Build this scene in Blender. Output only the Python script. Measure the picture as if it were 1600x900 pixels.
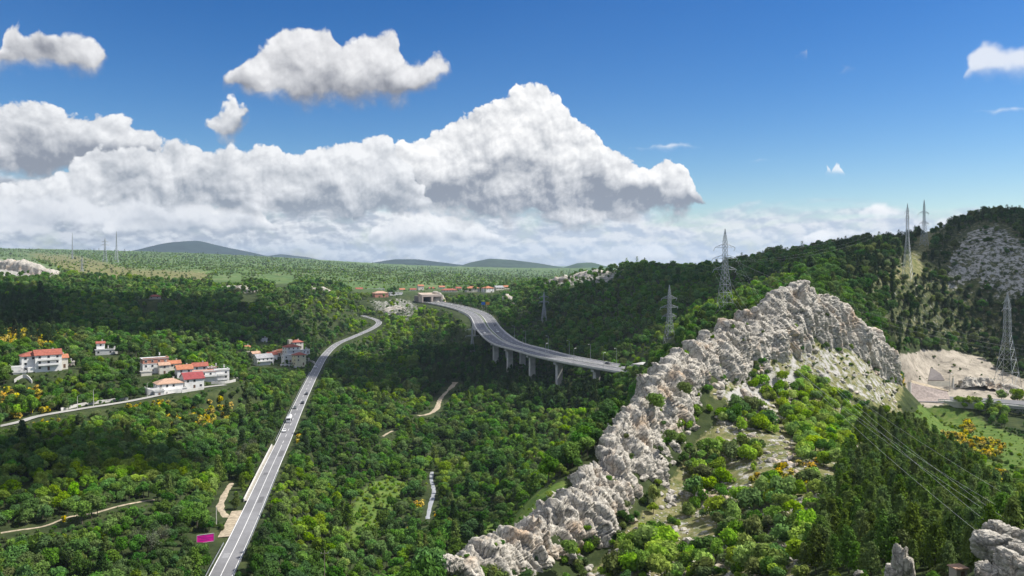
import bpy, math, random
import numpy as np
from mathutils import Vector, Matrix

for o in list(bpy.data.objects): bpy.data.objects.remove(o)
SC = bpy.context.scene
COL = SC.collection
R = math.radians
F = 1250.0          # focal length in pixels of the 1600 px wide photograph
HY = 410.0          # row of the true horizon

# ------------------------------------------------------------------ camera
cam_d = bpy.data.cameras.new('camera'); cam = bpy.data.objects.new('camera', cam_d); COL.objects.link(cam)
cam_d.sensor_width = 36.0; cam_d.sensor_fit = 'HORIZONTAL'; cam_d.lens = 36.0 * F / 1600.0
cam_d.shift_y = -(450.0 - HY) / 1600.0
cam_d.clip_start = 1.0; cam_d.clip_end = 90000.0
cam.location = (0, 0, 0); cam.rotation_euler = (R(90), 0, 0)
SC.camera = cam

# ------------------------------------------------------------------ light
SUN_EL = R(52.0)
SUN_AZ = R(84.0)     # measured from +Y (view direction) towards +X (right)
SUN = Vector((math.cos(SUN_EL) * math.sin(SUN_AZ), math.cos(SUN_EL) * math.cos(SUN_AZ), math.sin(SUN_EL)))
sun_d = bpy.data.lights.new('sun', 'SUN'); sun_d.energy = 4.6; sun_d.angle = R(0.55); sun_d.color = (1.0, 0.955, 0.88)
sun = bpy.data.objects.new('sun', sun_d); COL.objects.link(sun)
sun.rotation_euler = (-SUN).to_track_quat('-Z', 'Y').to_euler(); sun.location = SUN * 3000
SC.view_settings.view_transform = 'Standard'; SC.view_settings.look = 'None'
SC.view_settings.exposure = 0.58; SC.view_settings.gamma = 1.0; SC.view_settings.use_curve_mapping = False
SC.cycles.use_denoising = True
SC.cycles.max_bounces = 6; SC.cycles.diffuse_bounces = 3; SC.cycles.transparent_max_bounces = 8
SC.cycles.sample_clamp_indirect = 6.0

# ------------------------------------------------------------------ sky with clouds
def build_world():
    w = bpy.data.worlds.new('World'); SC.world = w; w.use_nodes = True
    nt = w.node_tree; nt.nodes.clear()
    class G:
        def __init__(s, nt): s.nt = nt
        def n(s, t, **k):
            nd = s.nt.nodes.new(t)
            for a, b in k.items(): setattr(nd, a, b)
            return nd
        def put(s, sock, v):
            if isinstance(v, bpy.types.NodeSocket): s.nt.links.new(v, sock)
            else: sock.default_value = v
        def m(s, op, a, b=0.0, c=0.0, clamp=False):
            nd = s.n('ShaderNodeMath', operation=op, use_clamp=clamp)
            s.put(nd.inputs[0], a); s.put(nd.inputs[1], b); s.put(nd.inputs[2], c); return nd.outputs[0]
        def v(s, op, a, b=(0, 0, 0), c=(0, 0, 0), out=0):
            nd = s.n('ShaderNodeVectorMath', operation=op)
            s.put(nd.inputs[0], a); s.put(nd.inputs[1], b)
            if op == 'MULTIPLY_ADD': s.put(nd.inputs[2], c)
            return nd.outputs[out]
        def rng(s, x, a, b, c=0.0, d=1.0, smooth=True):
            nd = s.n('ShaderNodeMapRange', interpolation_type='SMOOTHSTEP' if smooth else 'LINEAR')
            for i, q in enumerate((x, a, b, c, d)): s.put(nd.inputs[i], q)
            return nd.outputs[0]
        def noise(s, p, scale, detail, rough=0.5, out=0, dist=0.0):
            nd = s.n('ShaderNodeTexNoise', noise_dimensions='2D')
            s.put(nd.inputs['Vector'], p); nd.inputs['Scale'].default_value = scale
            nd.inputs['Detail'].default_value = detail; nd.inputs['Roughness'].default_value = rough
            nd.inputs['Distortion'].default_value = dist
            return nd.outputs[out]
        def mix(s, f, a, b):
            nd = s.n('ShaderNodeMix', data_type='RGBA'); s.put(nd.inputs[0], f); s.put(nd.inputs[6], a); s.put(nd.inputs[7], b)
            return nd.outputs[2]
    g = G(nt)
    def AZ(px): return math.atan2(px - 800, F) * 12.5
    def EL(px, py): return math.atan2((HY - py) * math.cos(math.atan2(px - 800, F)), F) * 12.5
    AZ0, AZ1, EL1 = AZ(-120), AZ(1720), 5.0
    def curve(h, x, pts, gaps=True):      # outline rows (photo px) -> elevation as a function of azimuth
        nd = h.n('ShaderNodeFloatCurve'); c = nd.mapping.curves[0]
        P_ = [((AZ(px) - AZ0) / (AZ1 - AZ0), 0.1 + EL(px, py) / EL1 * 0.9) for px, py in pts]
        c.points[0].location = (0.0, P_[0][1]); c.points[1].location = (1.0, P_[-1][1])
        for q in P_: c.points.new(*q)
        for p in c.points: p.handle_type = 'VECTOR'
        nd.mapping.update()
        h.put(nd.inputs['Value'], x)
        return h.m('MULTIPLY', h.m('SUBTRACT', nd.outputs[0], 0.1), EL1 / 0.9)
    def billow(p, det):       # cauliflower-like relief: fractal noise minus rounded cells
        vo = g.n('ShaderNodeTexVoronoi', feature='F1', voronoi_dimensions='2D'); g.put(vo.inputs['Vector'], p)
        vo.inputs['Scale'].default_value = 2.0; vo.inputs['Detail'].default_value = det; vo.inputs['Roughness'].default_value = 0.52
        vo.inputs['Lacunarity'].default_value = 2.3; vo.normalize = True
        return vo.outputs['Distance']
    def cumulus(col, top, bot, lit, dark, soft=0.22, softb=0.3, k=1.0, relief=1.0, base=0.0, amax=1.0, grad=1.0, kx=2.2):
        t = curve(g, X01, top); b = curve(g, X01, bot)
        up = g.m('SUBTRACT', t, Y); dn = g.m('SUBTRACT', Y, b)
        e = g.m('MINIMUM', g.m('MULTIPLY', up, kx), g.m('MULTIPLY', dn, 1.6))
        D_ = g.m('MULTIPLY_ADD', BE, k, e)
        hgt = g.m('DIVIDE', dn, g.m('MAXIMUM', g.m('SUBTRACT', t, b), 0.25))
        hg = g.rng(g.m('MULTIPLY_ADD', LUMP, 0.75, hgt), -0.02, 0.85)
        L = g.m('MULTIPLY_ADD', hg, grad, base)
        L = g.m('MULTIPLY_ADD', REL, relief * 0.72, L)
        cc = g.mix(g.rng(L, -0.10, 1.08, smooth=False), dark, lit)
        sf = g.m('MULTIPLY_ADD', g.rng(hgt, 0.5, 0.0), softb, soft)
        al = g.m('MULTIPLY', g.rng(D_, 0.0, sf), amax)
        return g.mix(al, col, cc)
    # ---- direction -> az / el
    geo = g.n('ShaderNodeNewGeometry')
    D = g.v('MULTIPLY', geo.outputs['Incoming'], (-1, -1, -1))
    D = g.n('ShaderNodeTexCoord').outputs['Generated']
    sp = g.n('ShaderNodeSeparateXYZ'); g.put(sp.inputs[0], D)
    az = g.m('MULTIPLY', g.m('ARCTAN2', sp.outputs[0], sp.outputs[1]), 12.5)
    el = g.m('MULTIPLY', g.m('ARCSINE', sp.outputs[2]), 12.5)
    cb = g.n('ShaderNodeCombineXYZ'); g.put(cb.inputs[0], az); g.put(cb.inputs[1], el); P = cb.outputs[0]
    # ---- shared cloud relief
    nc = g.noise(P, 0.8, 4.0, 0.6, out=1)
    ctr = g.v('SUBTRACT', nc, (0.5, 0.5, 0.5))
    pw = g.v('MULTIPLY_ADD', ctr, (0.55, 0.40, 0), P)
    sp2 = g.n('ShaderNodeSeparateXYZ'); g.put(sp2.inputs[0], pw)
    X01 = g.m('DIVIDE', g.m('SUBTRACT', sp2.outputs[0], AZ0), AZ1 - AZ0); Y = sp2.outputs[1]
    pv = g.v('MULTIPLY_ADD', ctr, (0.30, 0.30, 0), P)
    V0 = billow(pv, 3.0)
    V1 = billow(g.v('ADD', pv, (0.035, 0.075, 0)), 3.0)
    V2 = billow(g.v('ADD', pv, (0.09, 0.22, 0)), 1.0)
    fb = g.noise(P, 2.3, 6.0, 0.52)
    fb2 = g.noise(g.v('ADD', P, (0.03, 0.10, 0)), 2.3, 4.0, 0.55)
    BE = g.m('ADD', g.m('SUBTRACT', g.m('MULTIPLY', fb, 0.9), g.m('MULTIPLY', V0, 1.1)), 0.02)
    REL = g.m('ADD', g.m('MULTIPLY', g.m('SUBTRACT', V1, V0), 1.5), g.m('MULTIPLY', g.m('SUBTRACT', V2, V0), 0.55))
    REL = g.m('ADD', REL, g.m('MULTIPLY', g.m('SUBTRACT', fb, fb2), 1.0))
    lm = g.noise(g.v('MULTIPLY', pv, (0.8, 1.25, 1)), 0.95, 3.0, 0.5); lm2 = g.noise(g.v('MULTIPLY', g.v('ADD', pv, (0.12, 0.34, 0)), (0.8, 1.25, 1)), 0.95, 2.0, 0.5)
    LUMP = g.m('MULTIPLY', g.m('SUBTRACT', lm, lm2), 1.7)
    # ---- clear sky
    sky = g.n('ShaderNodeTexSky', sky_type='NISHITA', sun_disc=False)
    sky.sun_elevation = SUN_EL; sky.sun_rotation = SUN_AZ; sky.altitude = 360; sky.air_density = 1.0; sky.dust_density = 0.3; sky.ozone_density = 1.6
    hs = g.n('ShaderNodeHueSaturation'); g.put(hs.inputs['Color'], sky.outputs[0]); hs.inputs['Saturation'].default_value = 1.42; hs.inputs['Value'].default_value = 0.80; hs.inputs['Hue'].default_value = 0.503
    gm = g.n('ShaderNodeGamma'); gm.inputs[1].default_value = 1.22; g.put(gm.inputs[0], g.v('SCALE', hs.outputs[0])); col = g.v('MULTIPLY', gm.outputs[0], (7.1, 7.1, 7.4))
    gm.inputs[0].links[0].from_node.inputs[3].default_value = 0.141
    # ---- low bank of cloud along the horizon, all round
    st = g.v('MULTIPLY', P, (0.28, 1.25, 1))
    b1 = g.noise(st, 1.1, 8.0, 0.6, dist=0.3)
    b2 = g.noise(g.v('MULTIPLY', P, (0.7, 1.3, 1)), 1.6, 9.0, 0.6)
    b3 = g.noise(g.v('MULTIPLY_ADD', P, (0.7, 1.3, 1), (-0.05, -0.16, 0)), 1.6, 9.0, 0.6)
    eln = g.m('ADD', el, g.m('MULTIPLY', g.m('SUBTRACT', b1, 0.5), 1.1))
    top = g.rng(az, -9.0, 4.0, 1.25, 0.66)
    bank = g.m('MULTIPLY', g.rng(eln, g.m('ADD', top, 0.16), g.m('SUBTRACT', top, 0.10)), g.rng(b2, 0.22, 0.5, 0.45, 1.0))
    p2 = g.v('MULTIPLY_ADD', ctr, (0.5, 0.4, 0), g.v('MULTIPLY', P, (1.15, 2.1, 1)))
    U0 = billow(p2, 2.0); U1 = billow(g.v('ADD', p2, (0.04, 0.13, 0)), 2.0)
    rel = g.m('ADD', g.m('ADD', 0.46, g.m('MULTIPLY', g.m('SUBTRACT', b2, b3), 2.2)), g.m('MULTIPLY', g.m('SUBTRACT', U1, U0), 4.2), clamp=True)
    rel = g.m('ADD', g.m('MULTIPLY', rel, 0.75), g.m('MULTIPLY', g.rng(b1, 0.3, 0.7), 0.25))
    bcol = g.mix(rel, g.mix(g.rng(az, -6.0, 3.0), (2.3, 2.6, 3.15, 1), (3.3, 3.85, 4.7, 1)), (6.3, 6.35, 6.4, 1))
    col = g.mix(bank, col, bcol)
    # ---- cumulus layers, far to near; outlines are (column, row) of the photograph
    W1 = (7.3, 7.25, 7.2, 1); W2 = (6.5, 6.55, 6.65, 1); D1 = (1.9, 2.1, 2.5, 1); D2 = (2.1, 2.35, 2.75, 1)
    N = 430
    def span(parts, fill=N):        # separate outlines joined by columns where no cloud stands
        o = []
        for p in parts:
            o += [(p[0][0] - 3, fill)] + p + [(p[-1][0] + 3, fill)]
        return o
    ft = [[(-110,330),(0,345),(40,340),(75,352),(92,368)],[(170,362),(185,335),(240,322),(330,318),(400,322),(425,345),(440,368)],[(565,378),(590,350),(640,335),(700,340),(760,350),(800,380)],[(880,412),(920,392),(960,380),(1000,378),(1060,395),(1085,412)],[(1225,385),(1250,375),(1290,355),(1330,352),(1380,368),(1410,380)]]
    fb_ = [(-120,380),(92,368),(240,372),(440,368),(565,378),(640,385),(800,380),(880,412),(1085,412),(1225,385),(1410,380)]
    col = cumulus(col, span(ft), fb_, W1, (2.5, 2.85, 3.4, 1), soft=0.22, softb=0.4, k=0.7, relief=1.1, amax=0.95, base=0.05)
    wt = [[(975,238),(1030,228),(1070,225),(1110,230)],[(1155,261),(1190,251),(1225,254)],[(1270,272),(1295,266),(1318,270)],[(1285,246),(1305,238),(1325,243)],[(1330,322),(1365,315),(1400,328),(1425,342)],[(1470,184),(1510,175),(1560,168),(1600,160),(1690,158)]]
    wb = [(-120,440),(975,238),(1060,240),(1110,232),(1155,262),(1225,256),(1270,272),(1318,274),(1330,334),(1380,346),(1425,343),(1470,184),(1540,184),(1600,174),(1690,176)]
    col = cumulus(col, span(sorted(wt)), wb, W1, (5.0, 5.4, 5.9, 1), soft=0.35, softb=0.3, k=0.42, relief=0.4, base=0.3, amax=0.85, kx=4.5)
    st_ = [[(1235,85),(1262,66),(1290,88)],[(1292,112),(1310,98),(1335,108)],[(1496,135),(1520,80),(1540,60),(1570,64),(1600,58),(1700,60)]]
    sb_ = [(-120,440),(1235,86),(1262,90),(1292,112),(1335,110),(1496,138),(1520,132),(1560,122),(1600,122),(1700,120)]
    col = cumulus(col, span(st_), sb_, (6.3, 6.4, 6.6, 1), (4.0, 4.2, 4.7, 1), soft=0.45, softb=0.4, k=0.40, relief=0.5, amax=0.8, base=0.1, kx=3.5)
    back_t = [[(-110,175),(0,166),(60,162),(110,178),(180,190),(230,212),(262,248)],[(324,200),(342,178),(370,160),(392,172)]]
    back_b = [(-120,290),(0,285),(100,278),(200,262),(262,248),(324,202),(345,218),(370,206),(392,176)]
    col = cumulus(col, span(back_t), back_b, W2, D1, base=-0.13, soft=0.13, softb=0.35, k=0.8, relief=1.2)
    big_t = [[(545,345),(580,250),(600,235),(625,240),(660,225),(700,192),(740,180),(780,165),(810,145),(840,137),(865,150),(885,180),(905,190),(940,212),(946,236),(975,255),(1010,270),(1045,258),(1075,275),(1085,300),(1104,322)]]
    big_b = [(-120,440),(545,345),(620,334),(660,338),(740,346),(850,350),(950,346),(1050,338),(1104,324)]
    col = cumulus(col, span(big_t), big_b, W1, D1, base=-0.13, soft=0.10, softb=0.35, k=0.85, relief=1.35)
    row_t = [[(-110,300),(0,300),(60,285),(100,265),(150,238),(230,232),(300,228),(400,238),(470,242),(505,238),(560,226),(582,208),(606,210),(628,245),(660,290),(690,330)]]
    row_b = [(-120,345),(0,345),(150,335),(300,332),(450,345),(560,345),(640,335),(690,330)]
    col = cumulus(col, span(row_t), row_b, W2, D2, base=-0.13, soft=0.13, softb=0.4, k=0.85, relief=1.3)
    lo_t = [[(-110,325),(0,318),(50,305),(120,300),(170,318),(220,308),(300,318),(360,330),(420,352)]]
    lo_b = [(-120,372),(0,372),(100,365),(250,360),(360,360),(420,352)]
    col = cumulus(col, span(lo_t), lo_b, (6.0, 6.1, 6.3, 1), (2.9, 3.2, 3.7, 1), soft=0.35, softb=0.5, k=0.6)
    hi_t = [[(-110,80),(0,78),(12,42),(30,30),(55,58),(75,42),(100,60),(150,62),(168,78),(180,96)],[(350,128),(380,95),(420,75),(440,48),(490,40),(515,50),(530,82),(570,56),(605,54),(625,90),(660,95),(685,88),(704,110)]]
    hi_b = [(-120,100),(0,106),(60,110),(150,120),(180,98),(350,130),(400,164),(480,168),(600,160),(640,156),(704,112),(900,120)]
    col = cumulus(col, span(hi_t), hi_b, (6.3, 6.3, 6.4, 1), (1.8, 1.9, 2.2, 1), base=-0.13, soft=0.20, softb=0.5, k=0.65, relief=0.9)
    # ---- the same broken cumulus goes on overhead and behind, added to raise ambient light
    zz = g.m('ADD', g.m('MAXIMUM', sp.outputs[2], 0.0), 0.22)
    cq = g.n('ShaderNodeCombineXYZ'); g.put(cq.inputs[0], g.m('DIVIDE', sp.outputs[0], zz)); g.put(cq.inputs[1], g.m('DIVIDE', sp.outputs[1], zz))
    gn = g.noise(cq.outputs[0], 1.5, 5.0, 0.55)
    out_ = g.m('MAXIMUM', g.rng(el, 4.7, 6.0), g.rng(g.m('ABSOLUTE', az), 8.2, 9.0))
    ga = g.m('MULTIPLY', g.m('MULTIPLY', g.rng(gn, 0.44, 0.58), out_), g.rng(el, 0.0, 1.0))
    col = g.mix(ga, col, g.mix(g.rng(gn, 0.52, 0.75), (6.9, 6.9, 6.9, 1), (4.0, 4.2, 4.6, 1)))
    bg = g.n('ShaderNodeBackground'); g.put(bg.inputs[0], col); bg.inputs[1].default_value = 0.1
    out = g.n('ShaderNodeOutputWorld'); nt.links.new(bg.outputs[0], out.inputs[0])
    w.cycles.sampling_method = 'MANUAL'; w.cycles.sample_map_resolution = 512
build_world()

# ================================================================== helpers
RNG = np.random.default_rng(11)
random.seed(5)
def W(px, py, d): return np.array(((px - 800.0) / F * d, d, -(py - HY) / F * d))
def PX(P):
    P = np.asarray(P, float); d = np.maximum(P[..., 1], 1e-3)
    return 800.0 + P[..., 0] / d * F, HY - P[..., 2] / d * F, P[..., 1]

_perm = np.concatenate([np.random.default_rng(3).permutation(256)] * 3)
_g3 = np.random.default_rng(4).normal(size=(256, 3)); _g3 /= np.linalg.norm(_g3, axis=1)[:, None]
def perlin(p):
    p = np.asarray(p, float); i = np.floor(p).astype(np.int64); f = p - i; i &= 255
    u = f * f * f * (f * (f * 6 - 15) + 10); r = 0.0
    for dx in (0, 1):
        wx = u[:, 0] if dx else 1 - u[:, 0]
        for dy in (0, 1):
            wy = u[:, 1] if dy else 1 - u[:, 1]
            for dz in (0, 1):
                wz = u[:, 2] if dz else 1 - u[:, 2]
                h = _perm[_perm[_perm[(i[:, 0] + dx) & 255] + ((i[:, 1] + dy) & 255)] + ((i[:, 2] + dz) & 255)]
                g = _g3[h]
                r = r + wx * wy * wz * (g[:, 0] * (f[:, 0] - dx) + g[:, 1] * (f[:, 1] - dy) + g[:, 2] * (f[:, 2] - dz))
    return r * 1.5
def fbm(p, octv=4, gain=0.5, lac=2.03):
    r = 0.0; a = 1.0; p = np.asarray(p, float)
    for k in range(octv):
        r = r + a * perlin(p + 17.3 * k); p = p * lac; a *= gain
    return r
def ridged(p, octv=4, gain=0.5):
    r = 0.0; a = 1.0; p = np.asarray(p, float)
    for k in range(octv):
        r = r + a * (1 - 2 * np.abs(perlin(p + 9.1 * k))); p = p * 2.07; a *= gain
    return r
def worley(p, seed=0):
    p = np.asarray(p, float); i = np.floor(p).astype(np.int64); f = p - i
    F1 = np.full(len(p), 9.0); F2 = F1.copy(); idc = np.zeros(len(p)); tilt = np.zeros(len(p))
    tab = np.random.default_rng(100 + seed).random((256, 7))
    for dx in (-1, 0, 1):
        for dy in (-1, 0, 1):
            for dz in (-1, 0, 1):
                h = _perm[_perm[_perm[(i[:, 0] + dx) & 255] + ((i[:, 1] + dy) & 255)] + ((i[:, 2] + dz) & 255)]
                q = tab[h]
                ex = f[:, 0] - q[:, 0] - dx; ey = f[:, 1] - q[:, 1] - dy; ez = f[:, 2] - q[:, 2] - dz; dd = np.sqrt(ex * ex + ey * ey + ez * ez)
                near = dd < F1
                F2 = np.where(near, F1, np.minimum(F2, dd)); idc = np.where(near, q[:, 3], idc); tilt = np.where(near, ex * (q[:, 4] - .5) + ey * (q[:, 5] - .5) + ez * (q[:, 6] - .5), tilt); F1 = np.where(near, dd, F1)
    return F1, F2, idc, tilt
def sstep(x, a, b):
    t = np.clip((x - a) / (b - a), 0, 1); return t * t * (3 - 2 * t)
def in_poly(x, y, poly):
    x = np.asarray(x, float); y = np.asarray(y, float); r = np.zeros(x.shape, bool); n = len(poly); j = n - 1
    for i in range(n):
        xi, yi = poly[i]; xj, yj = poly[j]
        if yi != yj:
            c = ((yi > y) != (yj > y)) & (x < (xj - xi) * (y - yi) / (yj - yi) + xi)
            r ^= c
        j = i
    return r
def spline(pts, step=4.0):          # Catmull-Rom through 3-D points, resampled evenly
    P = np.asarray(pts, float); P = np.vstack([2 * P[0] - P[1], P, 2 * P[-1] - P[-2]]); out = []
    for k in range(1, len(P) - 2):
        for t in np.linspace(0, 1, 24, endpoint=False):
            a, b, c, d = P[k - 1], P[k], P[k + 1], P[k + 2]
            out.append(0.5 * (2 * b + (c - a) * t + (2 * a - 5 * b + 4 * c - d) * t * t + (3 * b - a - 3 * c + d) * t ** 3))
    out.append(P[-2]); out = np.array(out)
    L = np.concatenate([[0], np.cumsum(np.linalg.norm(np.diff(out, axis=0), axis=1))])
    n = max(2, int(L[-1] / step) + 1); s = np.linspace(0, L[-1], n)
    return np.stack([np.interp(s, L, out[:, k]) for k in range(3)], 1)

# ------------------------------------------------------------------ materials
def new_mat(name):
    m = bpy.data.materials.new(name); m.use_nodes = True; nt = m.node_tree
    b = nt.nodes['Principled BSDF']; return m, nt, b
def ramp_noise(nt, coord, scale, cols, detail=6.0, rough=0.6, pos=None):
    n = nt.nodes.new('ShaderNodeTexNoise'); n.inputs['Scale'].default_value = scale; n.inputs['Detail'].default_value = detail
    n.inputs['Roughness'].default_value = rough
    if coord: nt.links.new(coord, n.inputs['Vector'])
    r = nt.nodes.new('ShaderNodeValToRGB'); e = r.color_ramp.elements
    pos = pos or np.linspace(0.3, 0.7, len(cols))
    e[0].position = pos[0]; e[0].color = (*cols[0], 1); e[1].position = pos[-1]; e[1].color = (*cols[-1], 1)
    for k in range(1, len(cols) - 1):
        q = e.new(pos[k]); q.color = (*cols[k], 1)
    nt.links.new(n.outputs[0], r.inputs[0]); return r.outputs[0], n.outputs[0]
def mixc(nt, f, a, b, mode='MIX'):
    n = nt.nodes.new('ShaderNodeMix'); n.data_type = 'RGBA'; n.blend_type = mode
    for s, v in ((n.inputs[0], f), (n.inputs[6], a), (n.inputs[7], b)):
        if isinstance(v, bpy.types.NodeSocket): nt.links.new(v, s)
        else: s.default_value = v
    return n.outputs[2]
def bumpn(nt, b, h, strength, dist):
    n = nt.nodes.new('ShaderNodeBump'); n.inputs['Strength'].default_value = strength; n.inputs['Distance'].default_value = dist
    nt.links.new(h, n.inputs['Height']); nt.links.new(n.outputs[0], b.inputs['Normal'])
MATS = {}
def plain(name, c, rough=0.7, metal=0.0, var=0.12, scale=0.6, spec=0.3):
    """simple weathered material: a base colour broken up by two scales of noise"""
    if name in MATS: return MATS[name]
    m, nt, b = new_mat(name); g = nt.nodes.new('ShaderNodeNewGeometry')
    lo = tuple(x * (1 - var) for x in c); hi = tuple(min(1, x * (1 + var)) for x in c)
    col, h = ramp_noise(nt, g.outputs['Position'], scale, [lo, c, hi])
    nt.links.new(col, b.inputs['Base Color']); b.inputs['Roughness'].default_value = rough; b.inputs['Metallic'].default_value = metal
    b.inputs['Specular IOR Level'].default_value = spec
    MATS[name] = m; return m
def leaf_mat(name, c, var=0.27, trans=0.35, c2=None):
    if name in MATS: return MATS[name]
    m = bpy.data.materials.new(name); m.use_nodes = True; nt = m.node_tree; nt.nodes.clear()
    oi = nt.nodes.new('ShaderNodeObjectInfo'); hs = nt.nodes.new('ShaderNodeHueSaturation')
    tc = nt.nodes.new('ShaderNodeTexCoord')
    lo = tuple(x * 0.66 for x in c); hi = tuple(x * 1.42 for x in c)
    col, h = ramp_noise(nt, tc.outputs['Object'], 0.55, [lo, c, hi], detail=3.0)
    if c2: 
        col2, h2 = ramp_noise(nt, tc.outputs['Object'], 1.3, [(0,0,0), (1,1,1)], detail=2.0, pos=[0.44, 0.56])
        col = mixc(nt, col2, col, (*c2, 1))
    def lin(lo_, hi_, mul):
        w = nt.nodes.new('ShaderNodeMath'); w.operation = 'MULTIPLY'; nt.links.new(oi.outputs['Random'], w.inputs[0]); w.inputs[1].default_value = mul
        fr = nt.nodes.new('ShaderNodeMath'); fr.operation = 'FRACT'; nt.links.new(w.outputs[0], fr.inputs[0])
        mr = nt.nodes.new('ShaderNodeMapRange'); nt.links.new(fr.outputs[0], mr.inputs[0]); mr.inputs[3].default_value = lo_; mr.inputs[4].default_value = hi_
        return mr.outputs[0]
    nt.links.new(lin(0.475, 0.52, 1.0), hs.inputs['Hue']); nt.links.new(lin(0.8, 1.1, 7.3), hs.inputs['Saturation'])
    nt.links.new(lin(1 - var, 1 + var, 13.7), hs.inputs['Value']); nt.links.new(col, hs.inputs['Color'])
    d = nt.nodes.new('ShaderNodeBsdfDiffuse'); t = nt.nodes.new('ShaderNodeBsdfTranslucent'); mx = nt.nodes.new('ShaderNodeMixShader')
    nt.links.new(hs.outputs[0], d.inputs[0]); nt.links.new(hs.outputs[0], t.inputs[0]); mx.inputs[0].default_value = trans
    nt.links.new(d.outputs[0], mx.inputs[1]); nt.links.new(t.outputs[0], mx.inputs[2])
    o = nt.nodes.new('ShaderNodeOutputMaterial'); nt.links.new(mx.outputs[0], o.inputs[0])
    MATS[name] = m; return m
def rock_mat(name='limestone', warm=0.5):
    if name in MATS: return MATS[name]
    m, nt, b = new_mat(name); g = nt.nodes.new('ShaderNodeNewGeometry'); P = g.outputs['Position']
    base, h = ramp_noise(nt, P, 0.55, [(0.25, 0.235, 0.21), (0.47, 0.435, 0.375), (0.60, 0.56, 0.49)], detail=9, rough=0.68, pos=[0.30, 0.46, 0.64])
    warmc, h2 = ramp_noise(nt, P, 0.11, [(0, 0, 0), (1, 1, 1)], detail=5, pos=[0.54, 0.68])
    f = nt.nodes.new('ShaderNodeMath'); f.operation = 'MULTIPLY'; nt.links.new(warmc, f.inputs[0]); f.inputs[1].default_value = warm
    col = mixc(nt, f.outputs[0], base, (0.50, 0.35, 0.22, 1))
    dk, h3 = ramp_noise(nt, P, 1.7, [(0, 0, 0), (1, 1, 1)], detail=6, pos=[0.50, 0.64])
    f2 = nt.nodes.new('ShaderNodeMath'); f2.operation = 'MULTIPLY'; nt.links.new(dk, f2.inputs[0]); f2.inputs[1].default_value = 0.48
    col = mixc(nt, f2.outputs[0], col, (0.13, 0.135, 0.115, 1))
    nt.links.new(col, b.inputs['Base Color']); b.inputs['Roughness'].default_value = 0.9; b.inputs['Specular IOR Level'].default_value = 0.2
    # dark joints between the blocks
    vo = nt.nodes.new('ShaderNodeTexVoronoi'); vo.feature = 'DISTANCE_TO_EDGE'; vo.inputs['Scale'].default_value = 0.42; vo.inputs['Detail'].default_value = 1.0
    wv = nt.nodes.new('ShaderNodeMix'); wv.data_type = 'VECTOR'; wv.inputs[0].default_value = 0.0
    nz = nt.nodes.new('ShaderNodeTexNoise'); nz.inputs['Scale'].default_value = 0.5; nz.inputs['Detail'].default_value = 4; nt.links.new(P, nz.inputs['Vector'])
    va = nt.nodes.new('ShaderNodeVectorMath'); va.operation = 'MULTIPLY_ADD'; nt.links.new(nz.outputs['Color'], va.inputs[0]); va.inputs[1].default_value = (2.6, 2.6, 2.6); nt.links.new(P, va.inputs[2]); nt.links.new(va.outputs[0], vo.inputs['Vector'])
    mr = nt.nodes.new('ShaderNodeMapRange'); mr.inputs[1].default_value = 0.0; mr.inputs[2].default_value = 0.075; mr.inputs[3].default_value = 0.65; mr.inputs[4].default_value = 0.0; nt.links.new(vo.outputs['Distance'], mr.inputs[0])
    col = mixc(nt, mr.outputs[0], col, (0.07, 0.068, 0.06, 1)); nt.links.new(col, b.inputs['Base Color'])
    hb = nt.nodes.new('ShaderNodeTexNoise'); hb.inputs['Scale'].default_value = 1.9; hb.inputs['Detail'].default_value = 7; hb.inputs['Roughness'].default_value = 0.7; nt.links.new(P, hb.inputs['Vector'])
    bumpn(nt, b, hb.outputs[0], 0.9, 0.35)
    MATS[name] = m; return m

# ------------------------------------------------------------------ object helpers
def tag(o, label=None, cat=None, group=None, kind=None):
    if label: o['label'] = label
    if cat: o['category'] = cat
    if group: o['group'] = group
    if kind: o['kind'] = kind
    return o
def empty(name, loc, rz=0.0):
    o = bpy.data.objects.new(name, None); COL.objects.link(o); o.location = loc; o.rotation_euler = (0, 0, rz); o.empty_display_size = 0.5; return o
def link(name, me, mat=None, parent=None, loc=(0, 0, 0), smooth=False):
    o = bpy.data.objects.new(name, me); COL.objects.link(o); o.location = loc
    if mat is not None and len(me.materials) == 0: me.materials.append(mat)
    if parent is not None: o.parent = parent
    if smooth: me.polygons.foreach_set('use_smooth', np.ones(len(me.polygons), bool))
    return o
def grid_mesh(name, V, nu, nv, wrap=False):
    """V: (nu*nv,3) with index i*nv+j"""
    i = np.arange(nu if wrap else nu - 1)[:, None]; j = np.arange(nv - 1)[None, :]
    a = i * nv + j; b = ((i + 1) % nu) * nv + j
    q = np.stack([a, b, b + 1, a + 1], -1).reshape(-1, 4)
    return arr_mesh(name, V, q)
def arr_mesh(name, V, Q):
    V = np.ascontiguousarray(V, np.float32); Q = np.ascontiguousarray(Q, np.int32); n = Q.shape[1]
    me = bpy.data.meshes.new(name); me.vertices.add(len(V)); me.vertices.foreach_set('co', V.ravel())
    me.loops.add(Q.size); me.loops.foreach_set('vertex_index', Q.ravel())
    me.polygons.add(len(Q)); me.polygons.foreach_set('loop_start', np.arange(0, Q.size, n, dtype=np.int32)); me.polygons.foreach_set('loop_total', np.full(len(Q), n, np.int32))
    me.update(calc_edges=True); me.validate(); return me

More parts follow.
